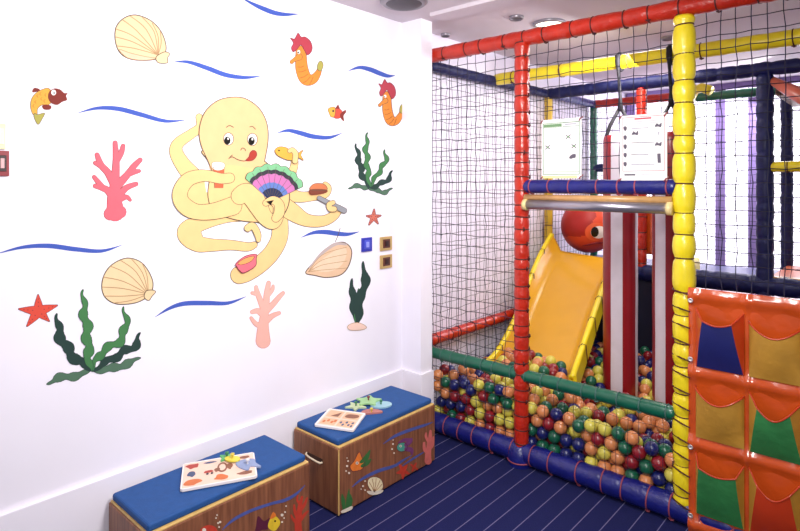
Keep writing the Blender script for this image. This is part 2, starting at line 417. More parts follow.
def rail(R, name, dx):
    b = MB(); b.tube([(x+dx, y, z-.005) for x, y, z in R], [.022]*len(R), YELR, 12)
    rl = b.build(name, slide)
    b = MB(); vs = []; fs = []          # padded skirt under the rim
    for x, y, z in R: vs += [(x+dx-.02, y, z), (x+dx+.02, y, z), (x+dx+.02, y+.03, z-.13), (x+dx-.02, y+.03, z-.13)]
    for i in range(len(R)-1):
        for k in range(4): fs.append((i*4+k, i*4+(k+1) % 4, i*4+4+(k+1) % 4, i*4+4+k))
    fs += [(0, 1, 2, 3), tuple(reversed(range(len(vs)-4, len(vs))))]
    b.add(vs, fs, YELR); b.build('side_pad', slide, .008)
    for i in (5, 11, 15, 19, 23):
        x, y, z = R[i]
        MB().tube([(x+dx+.026, y, z+.02), (x+dx+.03, y+.01, z-.06), (x+dx+.026, y+.03, z-.135), (x+dx-.02, y+.03, z-.14), (x+dx-.026, y, z), (x+dx, y-.005, z+.026)], .004, TIE_D, 5, closed=True).build('cable_tie', slide)
rail(Lr, 'rim', -.01); rail(Rr, 'rim', .015)

# cartoon head at the top of the slide
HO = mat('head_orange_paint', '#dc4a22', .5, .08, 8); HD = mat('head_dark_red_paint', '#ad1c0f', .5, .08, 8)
hc = Vector((.335, 2.2, 1.375)); HR = .262
to_cam = (CAM-hc); to_cam.z = 0; to_cam.normalize(); side = Vector((0, 0, 1)).cross(to_cam)
head = thing('cartoon_head', hc, 'round orange and red cartoon head with a big eye atop the yellow slide', 'play figure')
b = MB(); na, ne = 120, 64; vs = []; fo = []; fd = []
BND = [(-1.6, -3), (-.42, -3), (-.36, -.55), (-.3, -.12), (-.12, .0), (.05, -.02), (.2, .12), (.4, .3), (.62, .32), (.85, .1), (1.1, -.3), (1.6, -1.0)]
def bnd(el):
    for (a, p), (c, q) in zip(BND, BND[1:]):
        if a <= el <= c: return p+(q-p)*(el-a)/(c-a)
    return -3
va = math.atan2(to_cam.y, to_cam.x)
for e in range(ne+1):
    el = -PI/2+PI*e/ne
    for a in range(na): az = -PI+2*PI*a/na; vs.append((HR*math.cos(el)*math.cos(va+az), HR*math.cos(el)*math.sin(va+az), HR*math.sin(el)))
for e in range(ne):
    for a in range(na):
        el = -PI/2+PI*(e+.5)/ne; az = -PI+2*PI*(a+.5)/na
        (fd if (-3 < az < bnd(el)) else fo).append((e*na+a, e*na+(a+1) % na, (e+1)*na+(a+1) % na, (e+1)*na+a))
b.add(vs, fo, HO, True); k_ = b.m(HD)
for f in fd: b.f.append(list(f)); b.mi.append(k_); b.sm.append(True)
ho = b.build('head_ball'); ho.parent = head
def on_head(az, el, R): return hc + (to_cam*math.cos(az)*math.cos(el)+side*math.sin(az)*math.cos(el)+Vector((0, 0, 1))*math.sin(el))*R
def eye(name, az, el, rx, rz, mt, R, par):
    c = on_head(az, el, R); n = (c-hc).normalized(); u = Vector((0, 0, 1)).cross(n).normalized(); v = n.cross(u); b = MB(); vs = [c+n*.004]
    for ring in (.5, 1):
        for k in range(24):
            a = 2*PI*k/24; d = (u*math.cos(a)*rx+v*math.sin(a)*rz)*ring; q = c+d; vs.append(hc+(q-hc).normalized()*(R+.004*(1-ring)))
    fs = [(0, 1+k, 1+(k+1) % 24) for k in range(24)]+[(1+k, 25+k, 25+(k+1) % 24, 1+(k+1) % 24) for k in range(24)]
    b.add(vs, fs, mt, True); return b.build(name, par)
EYW = mat('eye_white', '#f4efe6', .4, .01); EYB = mat('eye_black', '#0c0806', .3, .01)
eye('eye_rim', .3, -.15, .115, .095, mat('eye_rim_orange', '#e85f2c', .5), HR+.003, head)
ew = eye('eye', .38, -.15, .082, .062, EYW, HR+.008, head); eye('pupil', .22, -.13, .036, .05, EYB, HR+.014, ew)
mo = MB(); mo.tube([on_head(a, -.66+.1*math.sin(a*3), HR+.001) for a in [x*.08-.25 for x in range(13)]], [.004+.008*math.sin(PI*x/12) for x in range(13)], mat('mouth_dark_red', '#8c1810', .5), 8)
mo.build('mouth', head)

# ------------------------------------------------------------------ hanging bags
def bag(x, y, z0, z1, rot, label):
    r = .12; t = thing('hanging_bag', (x, y, z0), label, 'punch bag', 'red and white hanging bags in the ball pit')
    n = 64; zs = [z0, z0+.02]+[z0+.02+(z1-z0-.06)*k/14 for k in range(1, 15)]+[z1-.015, z1]; rs = [r*.9, r]+[r*(1+.01*math.sin(k*1.3)) for k in range(1, 15)]+[r*.97, r*.86]
    b = MB(); vs = []
    for zz, rr in zip(zs, rs):
        for k in range(n):
            a = 2*PI*k/n; vs.append((x+rr*math.cos(a), y+rr*math.sin(a), zz))
    fr = []; fw_ = []
    view = math.atan2(CAM.y-y, CAM.x-x)
    for i in range(len(zs)-1):
        for k in range(n):
            a = 2*PI*(k+.5)/n-view            # positive angle = towards the right as seen
            d = (math.degrees(a)-rot) % 90
            (fw_ if d < 42 else fr).append((i*n+k, i*n+(k+1) % n, (i+1)*n+(k+1) % n, (i+1)*n+k))
    b.add(vs, fr, REDP, True); o = len(b.v)-len(vs); k_ = b.m(WHITEV)
    for f in fw_: b.f.append([q+o for q in f]); b.mi.append(k_); b.sm.append(True)
    b.add([v for v in vs[:n]], [tuple(reversed(range(n)))], REDP); b.add([v for v in vs[-n:]], [tuple(range(n))], REDP)
    b.build('bag_body', t)
    apex = Vector((x, y, 2.36))
    for k in range(2):
        a = view+PI/2+PI*k; e = Vector((x+.105*math.cos(a), y+.105*math.sin(a), z1-.03))
        q = apex.lerp(e, .55)+Vector((.012*math.cos(a), .012*math.sin(a), 0))
        MB().tube([apex, q, e, e+Vector((0, 0, -.1))], [.012, .014, .013, .014], BLACKW, 8).build('strap', t)
    MB().tube([apex+Vector((0, 0, -.03)), apex+Vector((0, 0, .07)), (x, y-.03, 2.58), (x+.01, y-.07, 2.66), (x+.01, y-.07, 2.73)], [.022, .012, .011, .017, .022], BLACKW, 8).build('hanging_strap', t)
    MB().tube([(x, y+.058*math.sin(a*PI/8), 2.69+.058*math.cos(a*PI/8)) for a in range(16)], .016, BLACKW, 8, closed=True).build('loop', t)
bag(1.127, .95, .22, 2.15, -34, 'red and white striped hanging bag next to the slide')
bag(1.478, .95, .22, 2.15, -58, 'red and white striped hanging bag beside the yellow front post')

# ------------------------------------------------------------------ signs on the net
GRL = mat('sign_green', '#6f9468', .6); GRY = mat('sign_grey_text', '#a6a3ae', .6); DK = mat('sign_dark_print', '#5a5260', .6)
SR = mat('sign_red_print', '#c04a58', .6); YLW = mat('sign_pale_yellow', '#e8e6a0', .6)
def sign(x0, x1, z0, z1, label, kind):
    y = -.028; t = thing('notice_board', (x0, y, z0), label, 'sign')
    MB().box((x0, y, z0), (x1, y+.006, z1), PAPER).build('board', t, .002)
    W, Hh = x1-x0, z1-z0
    s = Sheet(lambda u, v: Vector((x0+u*W, y, z0+(1-v)*Hh)), (0, -1, 0), .0003, .0004)
    def rect(a, b_, c, d, m, l=1): s.poly([(a, b_), (c, b_), (c, d), (a, d)], m, l, False)
    def border(a, b_, c, d, w, m):
        rect(a, b_, c, b_+w, m); rect(a, d-w, c, d, m); rect(a, b_, a+w*1.4, d, m); rect(c-w*1.4, b_, c, d, m)
    if kind == 0:
        border(.04, .06, .96, .94, .012, GRL); rect(.06, .08, .52, .13, GRL); border(.55, .07, .93, .135, .006, GRY)
        rect(.6, .09, .88, .11, GRY); rect(.05, .135, .95, .142, GRL); rect(.05, .885, .95, .893, GRL); rect(0, .955, .9, 1., YLW)
        for k in range(11): rect(.1, .2+k*.06, random.uniform(.4, .62), .205+k*.06, mat('sign_faint_text', '#d6c8d2', .6))
        for (u, v) in ((.68, .31), (.16, .47), (.82, .47)):
            s.line([(u-.06, v-.03), (u+.06, v+.03)], .02, DK, 2); s.line([(u-.06, v+.035), (u+.06, v-.035)], .02, DK, 2); s.disc((u, v), .025, .018, GRL, 3)
        s.poly([(.7, .66), (.76, .61), (.86, .6), (.86, .66), (.8, .67), (.74, .68)], DK, 2)
    else:
        border(.06, .03, .95, .86, .008, SR); rect(.32, .05, .68, .075, SR)
        for k in range(2): rect(.12, .1+k*.03, .88, .108+k*.03, GRY)
        for k, v in enumerate((.2, .42, .6, .75)): rect(.25, v, .75 if k % 2 else .62, v+.014, GRY)
        for k in range(12): rect(.22, .24+k*.045, random.uniform(.36, .46), .246+k*.045, mat('sign_pink_text', '#d8a8b4', .6)); rect(.52, .24+k*.045, random.uniform(.66, .72), .246+k*.045, GRY)
        for u, v in ((.12, .2), (.12, .34), (.12, .48), (.12, .61), (.12, .75)):
            s.poly([(u-.035, v-.03), (u+.02, v-.035), (u+.035, v), (u+.01, v+.035), (u-.03, v+.02)], DK, 2)
        for u, v in ((.33, .28), (.82, .18), (.82, .46)):
            s.poly([(u-.07, v+.02), (u-.03, v-.03), (u+.02, v-.01), (u+.07, v-.035), (u+.06, v+.03), (u, v+.02)], DK, 2)
        s.poly([(.8, .6), (.87, .6), (.88, .74), (.81, .74)], DK, 2, False); s.poly([(.8, .25), (.83, .34), (.87, .25), (.84, .29)], GRY, 2, False)
        for k in range(2): rect(.1, .815+k*.02, .9, .82+k*.02, GRY)
        rect(.1, .9, .34, .925, DK); rect(.46, .9, .88, .91, GRY)
    s.build('print', t)
    for u, v in ((.02, .02), (.98, .02), (.02, .98), (.98, .98)):
        c = s.mp(u, v); MB().tube([c+Vector((-.008, -.004, -.012)), c+Vector((0, -.006, 0)), c+Vector((.006, .02, .012))], .004, TIE_P, 6).build('cord_knot', t)
sign(1.012, 1.27, 1.83, 2.19, 'white notice with a green border tied to the net left of the bags', 0)
sign(1.497, 1.748, 1.815, 2.178, 'white notice with a pink border and dark pictures tied beside the yellow post', 1)

# ------------------------------------------------------------------ pocket panel
pp = thing('pocket_panel', (1.87, -.06, 0), 'glossy orange vinyl wall panel with rows of mustard, green and blue pockets', 'pocket panel')
YP = -.075
cols = [1.893, 2.128, 2.363, 2.598, 2.82]
rows = [(1.165, .868), (.795, .508), (.428, .12)]
b = MB(); vs = []; fs = []; nx, nz = 60, 70
for j in range(nz+1):
    for i in range(nx+1):
        x = lerp(1.862, 2.84, i/nx); z = lerp(.0, 1.262, j/nz)
        # quilted bulge: high between pockets, low inside
        bx = min(abs(x-c+.003) for c in cols); bz = min([abs(z-(rows[k][1]+rows[k+1][0])/2) for k in (0, 1)]+[abs(z-1.225), abs(z-.05)])
        h = .022*math.exp(-(bz/.03)**2)+.012*math.exp(-(bx/.012)**2)+.0025*math.sin(x*37+z*23)
        vs.append((x, YP+.02-h, z))
for j in range(nz):
    for i in range(nx):
        a = j*(nx+1)+i; fs.append((a, a+1, a+nx+2, a+nx+1))
b.add(vs, fs, ORA, True); b.box((1.862, YP+.018, 0), (2.84, YP+.04, 1.262), ORA)
b.build('backing', pp)
pc = [[BLUF, MUS, GRNF, MUS], [MUS, GRNF, MUS, BLUF], [GRNF, ORAD, BLUF, GRNF]]
gc = [[ORAD, ORAD, MUS, ORAD], [ORAD, MUS, ORAD, ORAD], [MUS, MUS, MUS, MUS]]
inset = [[.2, .04, .2, .1], [.06, .2, .1, .2], [.12, .2, .1, .1]]
names = {BLUF.name: 'blue', MUS.name: 'mustard', GRNF.name: 'green', ORAD.name: 'dark orange'}
for r_, (zt, zb) in enumerate(rows):
    for c_ in range(4):
        x0, x1 = cols[c_]+.008, cols[c_+1]-.012; ins = inset[r_][c_]; sag = .055 if c_ != 0 or r_ == 1 else .02
        def pt(u, v):   # u across, v up
            q = max(0, min(1, v)); bulge = .085*(q**1.2)+.02*math.sin(PI*q)
            e = min(u, 1-u)/max(ins, .01); f = 1 if e >= 1 else e
            topz = zt-.03-sag*math.sin(PI*u)**1.0 if ins < .1 else zt-.05-sag*math.sin(PI*min(1, max(0, (u-ins)/(1-2*ins))))*(.8)
            if ins >= .1 and f < 1: topz = zt-.0-(.05)*f
            # outward profile and narrowing towards the opening
            y = YP-bulge*(math.sin(PI*u)**.5 if ins < .1 else f*(.75+.25*math.sin(PI*u)))*.8
            uu = u
            if ins >= .1: uu = .5+(u-.5)*(1) + (0 if f < 1 else 0)
            return (lerp(x0, x1, uu)+.0, y, lerp(zb, topz, v))
        n1, n2 = 32, 16
        front = MB(); gus = [MB(), MB()]; V = {}
        def widen(u, v):   # seams run outwards to the bottom corners
            if ins < .1: return u
            k = ins*v+.02*(1-v)
            if u < ins: return u/ins*k
            if u > 1-ins: return 1-(1-u)/ins*k
            return k+(u-ins)/(1-2*ins)*(1-2*k)
        us = [i/n1 for i in range(n1+1)]
        if ins >= .1: us = [ins*i/6 for i in range(6)]+[ins+(1-2*ins)*i/20 for i in range(20)]+[1-ins+ins*i/6 for i in range(7)]
        grid = []
        for u in us:
            col = []
            for j in range(n2+1):
                v = j/n2; p = pt(u, v); col.append((lerp(x0, x1, widen(u, v)), p[1], p[2]))
            grid.append(col)
        def strip(mb, a, b2, mt):
            vs = []; fs = []
            for i in range(a, b2+1): vs += grid[i]
            for i in range(b2-a):
                for j in range(n2): k = i*(n2+1)+j; fs.append((k, k+n2+1, k+n2+2, k+1))
            mb.add(vs, fs, mt, True)
        if ins >= .1:
            strip(front, 6, 26, pc[r_][c_]); po = front.build('pocket', pp, label=names[pc[r_][c_].name]+' fabric pocket')
            for a, b2 in ((0, 6), (26, 32)):
                g = MB(); strip(g, a, b2, gc[r_][c_]); g.build('gusset', po)
        else:
            strip(front, 0, 32, pc[r_][c_]); po = front.build('pocket', pp, label=names[pc[r_][c_].name]+' fabric pocket')
        hem = MB(); hem.tube([g[-1] for g in grid], .004, ORAD, 6); hem.build('hem', po)
for z in (1.2, .9, .45, .1):
    MB().lathe([(.0005, 0), (.011, 0), (.013, .004), (.008, .006), (.006, .001)], mat('eyelet', '#d8d0d0', .3, metal=.6), 14, (1.878, YP-.004, z), Matrix.Rotation(PI/2, 4, 'X')).build('eyelet', pp)
for k in range(14):
    z = .12+k*.085
    MB().tube([(1.874, YP+.0, z), (1.862, YP+.0, z+.002), (1.825, -.064, z+.008), (1.775, -.03, z+.012), (1.765, .02, z+.012)], .004, TIE_D, 5).build('lacing', pp)

# ------------------------------------------------------------------ benches with cushions
BX0, BX1, BL, BH = .04, .43, .8334, .3685
def bench(y0, label, clabel):
    t = thing('toy_box', ((BX0+BX1)/2, y0+BL/2, 0), label, 'storage bench')
    MB().box((BX0, y0, .012), (BX1, y0+BL, BH), WOOD).build('box_body', t, .006)
    MB().box((BX0+.006, y0+.006, BH-.001), (BX1-.004, y0+BL-.004, BH+.009), LID).build('lid', t, .004)
    MB().box((BX0+.02, y0+.02, 0), (BX1-.02, y0+BL-.02, .014), DKG).build('plinth', t)
    MB().box((BX1-.003, y0+.0, .014), (BX1+.0015, y0+.006, BH-.004), LID).build('edge_strip', t)
    h = MB(); hy = y0-.002
    h.box((.165, hy-.0005, .247), (.30, hy+.003, .275), mat('handle_slot_dark', '#3a2016', .7)); h.build('handle_slot', t)
    h = MB(); h.tube([(.165, hy, .27), (.17, hy-.012, .266), (.2, hy-.016, .262), (.265, hy-.016, .258), (.295, hy-.012, .256), (.30, hy, .258)], .0055, mat('pale_rope', '#d8c8ae', .6), 8); h.build('handle', t)
    cu = MB().box((BX0+.012, y0+.01, BH+.007), (BX1-.016, y0+BL-.012, BH+.042), CUSH).build('seat_cushion', None, .012, seg=3)
    tag(cu, clabel, 'cushion')
    return t
b2 = bench(-1.1895, 'brown wooden toy box bench nearer the ball pit, painted with fish, shell and coral', 'flat blue seat cushion on the bench nearer the ball pit')
b1 = bench(-2.2178, 'brown wooden toy box bench at the bottom left, painted with fish and red coral', 'flat blue seat cushion on the bottom left bench')
def bs(): return Sheet(lambda u, v: onX(u, v, BX1+.001), (1, 0, 0), .0002, .0003)
def pm(name, h): return mat(name, h, .6, .08, 40)
WV = pm('bench_wave_blue', '#4c5798'); CR = pm('coral_red_paint', '#c23c28'); CP = pm('coral_pink_paint', '#d06a62'); BUB = pm('bubble_paint', '#e6d9c6')
GS = pm('seaweed_paint', '#356a34'); ORG = pm('orange_fish_paint', '#e2782a'); TEAL = pm('teal_fish_paint', '#4a9a86'); PUR = pm('purple_fish_paint', '#74396c'); YLF = pm('yellow_fish_paint', '#e4c22c'); SHP = pm('shell_cream_paint', '#ecdcb0'); SHR = pm('shell_rib_paint', '#b98a62'); MAR = pm('maroon_paint', '#5a1c34')
def bubbles(par, pts):
    s = bs()
    for u, v, r in pts: s.disc((u, v), r, r, BUB, 2, n=10)
    s.build('painted_bubbles', par)
def wave(par, P_, mt=WV): s = bs(); s.stroke([(a, b_, c*.7) for a, b_, c in P_], mt, 1); s.build('painted_wave', par)
wave(b2, [(383, 444, .3), (395, 436, 2), (410, 430, 2.2), (425, 425, 1.8), (433, 422, .3)])
wave(b2, [(352, 487, .4), (362, 479, 1.8), (378, 471, 2.4), (394, 466, 2), (402, 461, 1.6), (412, 455, .4)])
wave(b2, [(402, 466, .5), (414, 458, 1.5), (424, 452, .5)])
s = bs(); s.poly([(350, 466), (354, 461), (359, 452), (362, 458), (365, 463), (362, 469), (356, 471), (352, 471)], ORG, 2, out=MAR)
s.stroke([(361, 462, 1.5), (366, 458, 2.5), (370, 450, .5)], GS, 2); s.stroke([(362, 466, 1.5), (367, 463, 2.2), (371, 459, .6)], GS, 2)
s.disc((357, 463), 1.5, 1.5, BUB, 3); s.disc((357, 463), .7, .7, MAR, 4); s.build('painted_fish', b2)
bubbles(b2, [(348, 461, .9), (347, 466, 1.1), (346, 471, .8), (349, 473, 1.1), (347, 458, .6)])
s = bs(); s.disc((402, 447), 5.5, 4.5, TEAL, 2, out=MAR, rot=-.3); s.stroke([(406, 445, 2), (410, 441, 2.4), (412, 438, .6)], PUR, 2); s.stroke([(406, 449, 2), (411, 450, 2.4), (412, 455, .5)], PUR, 2); s.stroke([(398, 443, .5), (404, 440, 1.6), (410, 439, .8)], PUR, 2)
s.disc((400.5, 446), 1.2, 1.2, BUB, 3); s.disc((400.5, 446), .6, .6, MAR, 4); s.build('painted_fish', b2)
bubbles(b2, [(393, 444, .9), (392, 449, 1), (394, 453, .8), (393, 440, .6)])
s = bs()
for a in range(5):
    an = a*2*PI/5-.9; s.stroke([(403, 471, 2.2), (403+4*math.cos(an), 471+5*math.sin(an), 1.6), (403+7*math.cos(an), 471+8*math.sin(an), .4)], CR, 2)
s.build('painted_starfish', b2)
s = bs()
for a in range(4): s.stroke([(414, 467, 1.4), (414+3.5*math.cos(a*1.6+.5), 467+4.5*math.sin(a*1.6+.5), .8)], CR, 2)
s.build('painted_starfish', b2)
s = bs(); s.stroke([(428, 461, 3.6), (428, 455, 3), (429, 446, 2.4), (430, 438, 2), (430.5, 431, 1.2)], CP, 2); s.stroke([(428, 453, 2), (424.5, 449, 1.8), (424, 443, 1.2)], CP, 2); s.stroke([(429.5, 449, 1.5), (432.5, 445, 1.3), (433.3, 437, .9)], CP, 2); s.stroke([(429, 443, 1.3), (426, 437, 1.3), (426, 433, .8)], CP, 2)
s.build('painted_coral', b2)
s = bs(); s.poly([(368, 486), (368, 480), (372, 477), (378, 477.5), (382, 481), (383, 487), (380, 491), (373, 492)], SHP, 2, out=MAR); 
for u, v in ((369, 482), (372, 478.5), (376, 478), (380, 480), (382, 484)): s.line([(374, 492), ((u+374)/2+.5, (v+492)/2), (u, v)], .7, SHR, 3)
s.poly([(367, 491), (375, 491), (383, 490), (381, 493), (374, 495), (369, 494)], BUB, 3); s.build('painted_shell', b2)
bubbles(b2, [(365, 481, .8), (363, 486, 1), (365, 490, .8), (361, 489, .6)])
s = bs()
for p in ([(344, 509, 1.5), (343, 500, 2), (342, 494, .5)], [(347, 508, 1.5), (348, 499, 1.8), (349, 489, .4)], [(350, 506, 1.5), (351, 500, 1.6), (350, 494, .4)]): s.stroke(p, GS, 2)
s.poly([(341, 511), (347, 508), (352, 506), (352, 509), (346, 512), (342, 513)], BUB, 3); s.build('painted_seaweed', b2)
# first bench
wave(b1, [(222, 530, .5), (233, 520, 2), (250, 511, 2.2), (270, 504, 2), (285, 500, 2.3), (296, 494, 1.8), (305, 485, .4)])
s = bs(); s.poly([(268, 527), (270, 519), (275, 516), (280, 521), (279, 526), (274, 531)], YLF, 2); s.poly([(270, 519), (273, 512), (276, 516)], ORG, 3)
s.poly([(270, 518), (264, 521), (258, 516), (256, 526), (255, 533), (262, 530), (269, 528)], MAR, 1.5); s.disc((275, 521), 1, 1, EYB, 4); s.build('painted_fish', b1)
bubbles(b1, [(282, 515, 1.5), (285, 512, .9), (286, 506, .8), (282, 522, 1), (284, 518, .8)])
s = bs(); s.poly([(200, 531), (203, 527), (209, 525), (215, 527), (217, 531), (213, 535), (204, 535)], CR, 2); s.disc((204, 530), 2, 2, BUB, 3); s.build('painted_fish', b1)
bubbles(b1, [(218, 523, 1), (220, 522, 1.2), (216, 518, .8), (217, 515, .8), (219, 527, .9)])
s = bs(); s.stroke([(299, 536, 4), (298, 524, 3.4), (299, 514, 2.8), (300, 505, 2), (302, 497, 1.2)], CR, 2)
for p in ([(298, 518, 2), (295, 512, 1.6), (294, 505, .8)], [(299, 512, 1.8), (304, 505, 1.6), (307, 498, .8)], [(298, 524, 2), (293, 519, 1.4), (291, 515, .7)], [(300, 520, 2), (305, 514, 1.4), (308, 511, .8)], [(300, 504, 1.4), (297, 500, 1), (298, 495, .6)]): s.stroke(p, CR, 2)
s.build('painted_coral', b1)

# ------------------------------------------------------------------ puzzles on the cushions
ZC = BH+.042
BOARD = mat('puzzle_board_white', '#efe6e2', .45, .02); PBR = mat('print_brown', '#8a5a44', .6); PRD = mat('print_red', '#b0443a', .6); PDB = mat('print_slate', '#4a5878', .6); POR = mat('print_orange', '#d0703c', .6); PPK = mat('print_peach', '#f0cdb8', .6)
def board_from(A, B_, D, name, label, draw):
    A, B_, D = Vector(A), Vector(B_), Vector(D); U = (B_-A); V = (D-A); z = Vector((0, 0, .011))
    t = thing(name, A, label, 'puzzle')
    b = MB(); q = [A, B_, B_+V, D]
    P_ = [(.03, 0), (.97, 0), (1, .04), (1, .96), (.97, 1), (.03, 1), (0, .96), (0, .04)]
    vs = [A+U*u+V*v for u, v in P_]; n = len(vs)
    b.add(vs+[v+z for v in vs], [tuple(reversed(range(n))), tuple(range(n, 2*n))]+[(i, (i+1) % n, n+(i+1) % n, n+i) for i in range(n)], BOARD)
    ob = b.build('board', t)
    s = Sheet(lambda u, v: A+U*u+V*v+z, (0, 0, 1), .0002, .0003); draw(s); s.build('print', t)
    return t
def d1(s):
    s.poly([(.02, .04), (.98, .04), (.98, .96), (.02, .96)], PPK, 0, False)
    import random as R; R.seed(3)
    def blob(cx, cy, rx, ry, mt, n=9, l=2): s.poly([(cx+rx*math.cos(2*PI*k/n)*R.uniform(.6, 1.1), cy+ry*math.sin(2*PI*k/n)*R.uniform(.6, 1.1)) for k in range(n)], mt, l)
    blob(.14, .18, .1, .12, PRD); blob(.13, .5, .06, .12, PDB); blob(.14, .82, .13, .12, POR); blob(.52, .8, .1, .12, POR)
    blob(.36, .5, .07, .08, PRD); s.disc((.54, .42), .07, .2, PBR, 2); s.disc((.54, .42), .045, .13, PPK, 3); blob(.64, .42, .05, .13, PBR, l=4); blob(.47, .5, .05, .1, PBR, l=4)
    blob(.85, .42, .1, .2, PDB); blob(.84, .8, .12, .08, PBR); blob(.84, .16, .12, .07, PBR); blob(.38, .14, .1, .04, PDB)
    s.disc((.34, .59), .018, .04, EYB, 5); s.disc((.4, .59), .018, .04, EYB, 5)
z1 = ZC
Q = [onZ(u, v, ZC+.004) for u, v in ((183, 466), (254, 454), (180, 492.5))]
board_from(*Q, 'puzzle_board', 'white wooden picture puzzle board on the bottom left bench', d1)
def d2(s):
    s.poly([(.05, .06), (.95, .06), (.95, .94), (.05, .94)], PPK, 0, False)
    for a, b_ in (((.09, .1), (.47, .48)), ((.52, .1), (.92, .48)), ((.09, .55), (.47, .9)), ((.52, .55), (.92, .9))):
        s.poly([a, (b_[0], a[1]), b_, (a[0], b_[1])], mat('print_pale_tan', '#e2b692', .6), 1, False)
    s.poly([(.2, .42), (.4, .42), (.42, .14)], PBR, 2, False); s.poly([(.56, .32), (.62, .2), (.85, .18), (.9, .3), (.8, .4), (.6, .4)], PBR, 2)
    for c in ((.16, .75), (.25, .68), (.36, .74), (.42, .66)): s.disc(c, .035, .07, POR, 2)
    for c in ((.58, .7), (.66, .8), (.72, .66), (.8, .78), (.87, .66), (.88, .82)): s.disc(c, .03, .06, PDB, 2); 
Q = [onZ(u, v, ZC+.004) for u, v in ((329, 410), (366, 415), (314, 426.5))]
board_from(*Q, 'puzzle_board', 'white wooden puzzle board with small inset pictures on the bench nearer the ball pit', d2)
def piece(c, shape, mt, label, knob, z0=None, th=.009):
    z0 = ZC if z0 is None else z0; c = Vector((c[0], c[1], z0)); t = thing('puzzle_piece', c, label, 'puzzle piece')
    P_ = catmull(shape, 4, True); n = len(P_); b = MB(); lo = [c+Vector((x, y, 0)) for x, y in P_]; hi = [c+Vector((x, y, th)) for x, y in P_]
    tr = [tuple(x) for x in geometry.tessellate_polygon([[Vector((x, y, 0)) for x, y in P_]])]
    b.add(lo+hi, [tuple(reversed(f)) for f in tr]+[tuple(i+n for i in f) for f in tr]+[(i, (i+1) % n, n+(i+1) % n, n+i) for i in range(n)], mt)
    b.build('body', t)
    b = MB(); b.lathe([(.005, th-.001), (.004, th+.012), (.010, th+.017), (.010, th+.024), (.0005, th+.028)], knob, 12, c); b.build('knob', t)
def star(r1, r2, n, ph=0): return [((r1 if k % 2 == 0 else r2)*math.cos(ph+PI*k/n), (r1 if k % 2 == 0 else r2)*math.sin(ph+PI*k/n)) for k in range(2*n)]
def oval(a, b_, r): return [(a*math.cos(k*PI/5)*math.cos(r)-b_*math.sin(k*PI/5)*math.sin(r), a*math.cos(k*PI/5)*math.sin(r)+b_*math.sin(k*PI/5)*math.cos(r)) for k in range(10)]
KN = mat('knob_wood', '#a8744a', .5); KG = mat('knob_green', '#2f7a4c', .4); KY = mat('knob_yellow', '#d8c04a', .4); KR = mat('knob_maroon', '#7c3040', .4)
def zc(u, v): p = onZ(u, v, ZC); return (p.x, p.y)
piece(zc(356, 407), star(.07, .035, 5, .4), mat('piece_cream_green', '#c4d2a4', .5), 'cream star-shaped puzzle piece with a dark green knob, leftmost beside the board', KG)
piece(zc(368.5, 403), star(.085, .05, 5, 1.), mat('piece_light_green', '#9cc88c', .5), 'light green puzzle piece with a maroon knob at the back of the group', KR, ZC+.010)
piece(zc(381, 405.5), oval(.068, .05, .9), mat('piece_pale_blue', '#9cc6d2', .5), 'pale blue oval puzzle piece, rightmost on the bench nearer the ball pit', KG)
piece(zc(371.5, 413.5), oval(.062, .05, .8)[:7]+[(-.02, -.05)], mat('piece_brown_pink', '#b8746a', .5), 'brownish pink puzzle piece with a yellow knob in front of the others', KY)
piece(zc(227, 461), star(.045, .025, 4, .3), mat('piece_green', '#5cae66', .5), 'small green puzzle piece lying on the back edge of the left board', KG, ZC+.0115)
piece(zc(232.5, 464), oval(.04, .026, .5), mat('piece_yellow', '#e2d24c', .5), 'small yellow puzzle piece beside the green one on the left board', KY, ZC+.0215, .007)
piece(zc(247.5, 468), [(-.055, -.03), (0, -.045), (.05, -.03), (.03, .0), (.07, .03), (.02, .035), (-.02, .05), (-.05, .02)], mat('piece_slate_blue', '#8c9cc0', .5), 'slate blue puzzle piece with white edge on the right end of the left board', mat('knob_white', '#e8e4e4', .4), ZC+.0115)

# ------------------------------------------------------------------ mural
def ws(): return Sheet(lambda u, v: onX(u, v, 0), (1, 0, 0), .0003, .0006)
def mm(n, h): return mat('mural_'+n, h, .8, .03, 15)
MW = mm('blue', '#3a55ae'); OY = mm('octopus_yellow', '#e9c083'); OY2 = mm('octopus_peach', '#ebb985')
def mural(name, label, cat='wall painting', group=None):
    return thing(name, label=label, cat=cat, group=group, loc=(0, 0, 0))
def mwave(P_, label):
    s = ws(); Q = []; n = len(P_)
    for i, p in enumerate(P_): Q.append((p[0], p[1], [.2, 1.6, 2.3, 2.3, 1.7, .2][min(5, round(i*5/(n-1)))] if n > 3 else 1))
    s.stroke(Q, MW, 1); tag(s.build('painted_wave'), label, 'wall painting', 'blue waves painted on the wall')
mwave([(77.7, 113), (97, 108.2), (118, 108.8), (141, 114.6), (165, 121), (186, 120)], 'blue painted wave left of the octopus head, below the top shell')
mwave([(173, 62), (188, 62), (207, 68), (226, 75), (245, 77.5), (261, 76)], 'blue painted wave between the top shell and the red-haired seahorse')
mwave([(240, -3), (253, 4), (264, 9), (275, 13), (286, 14.5), (299, 14)], 'blue painted wave cut by the top edge of the photo')
mwave([(348, 71), (359, 67.5), (370, 69.5), (380, 73.5), (388, 76), (395, 75.5)], 'short blue painted wave above the right seahorse, next to the wall corner')
mwave([(277, 133), (288, 130.5), (300, 133), (313, 136.5), (329, 137.5), (342, 133)], 'blue painted wave right of the octopus head, under the small red fish')
mwave([(301, 237.5), (313, 232.8), (325, 232), (337, 233.6), (348, 234.2), (359, 231.7)], 'blue painted wave just above the mussel shell')
mwave([(-4, 254), (22, 247.3), (48, 245.8), (74, 249), (101, 251), (122, 245)], 'blue painted wave at the left edge, above the left starfish')
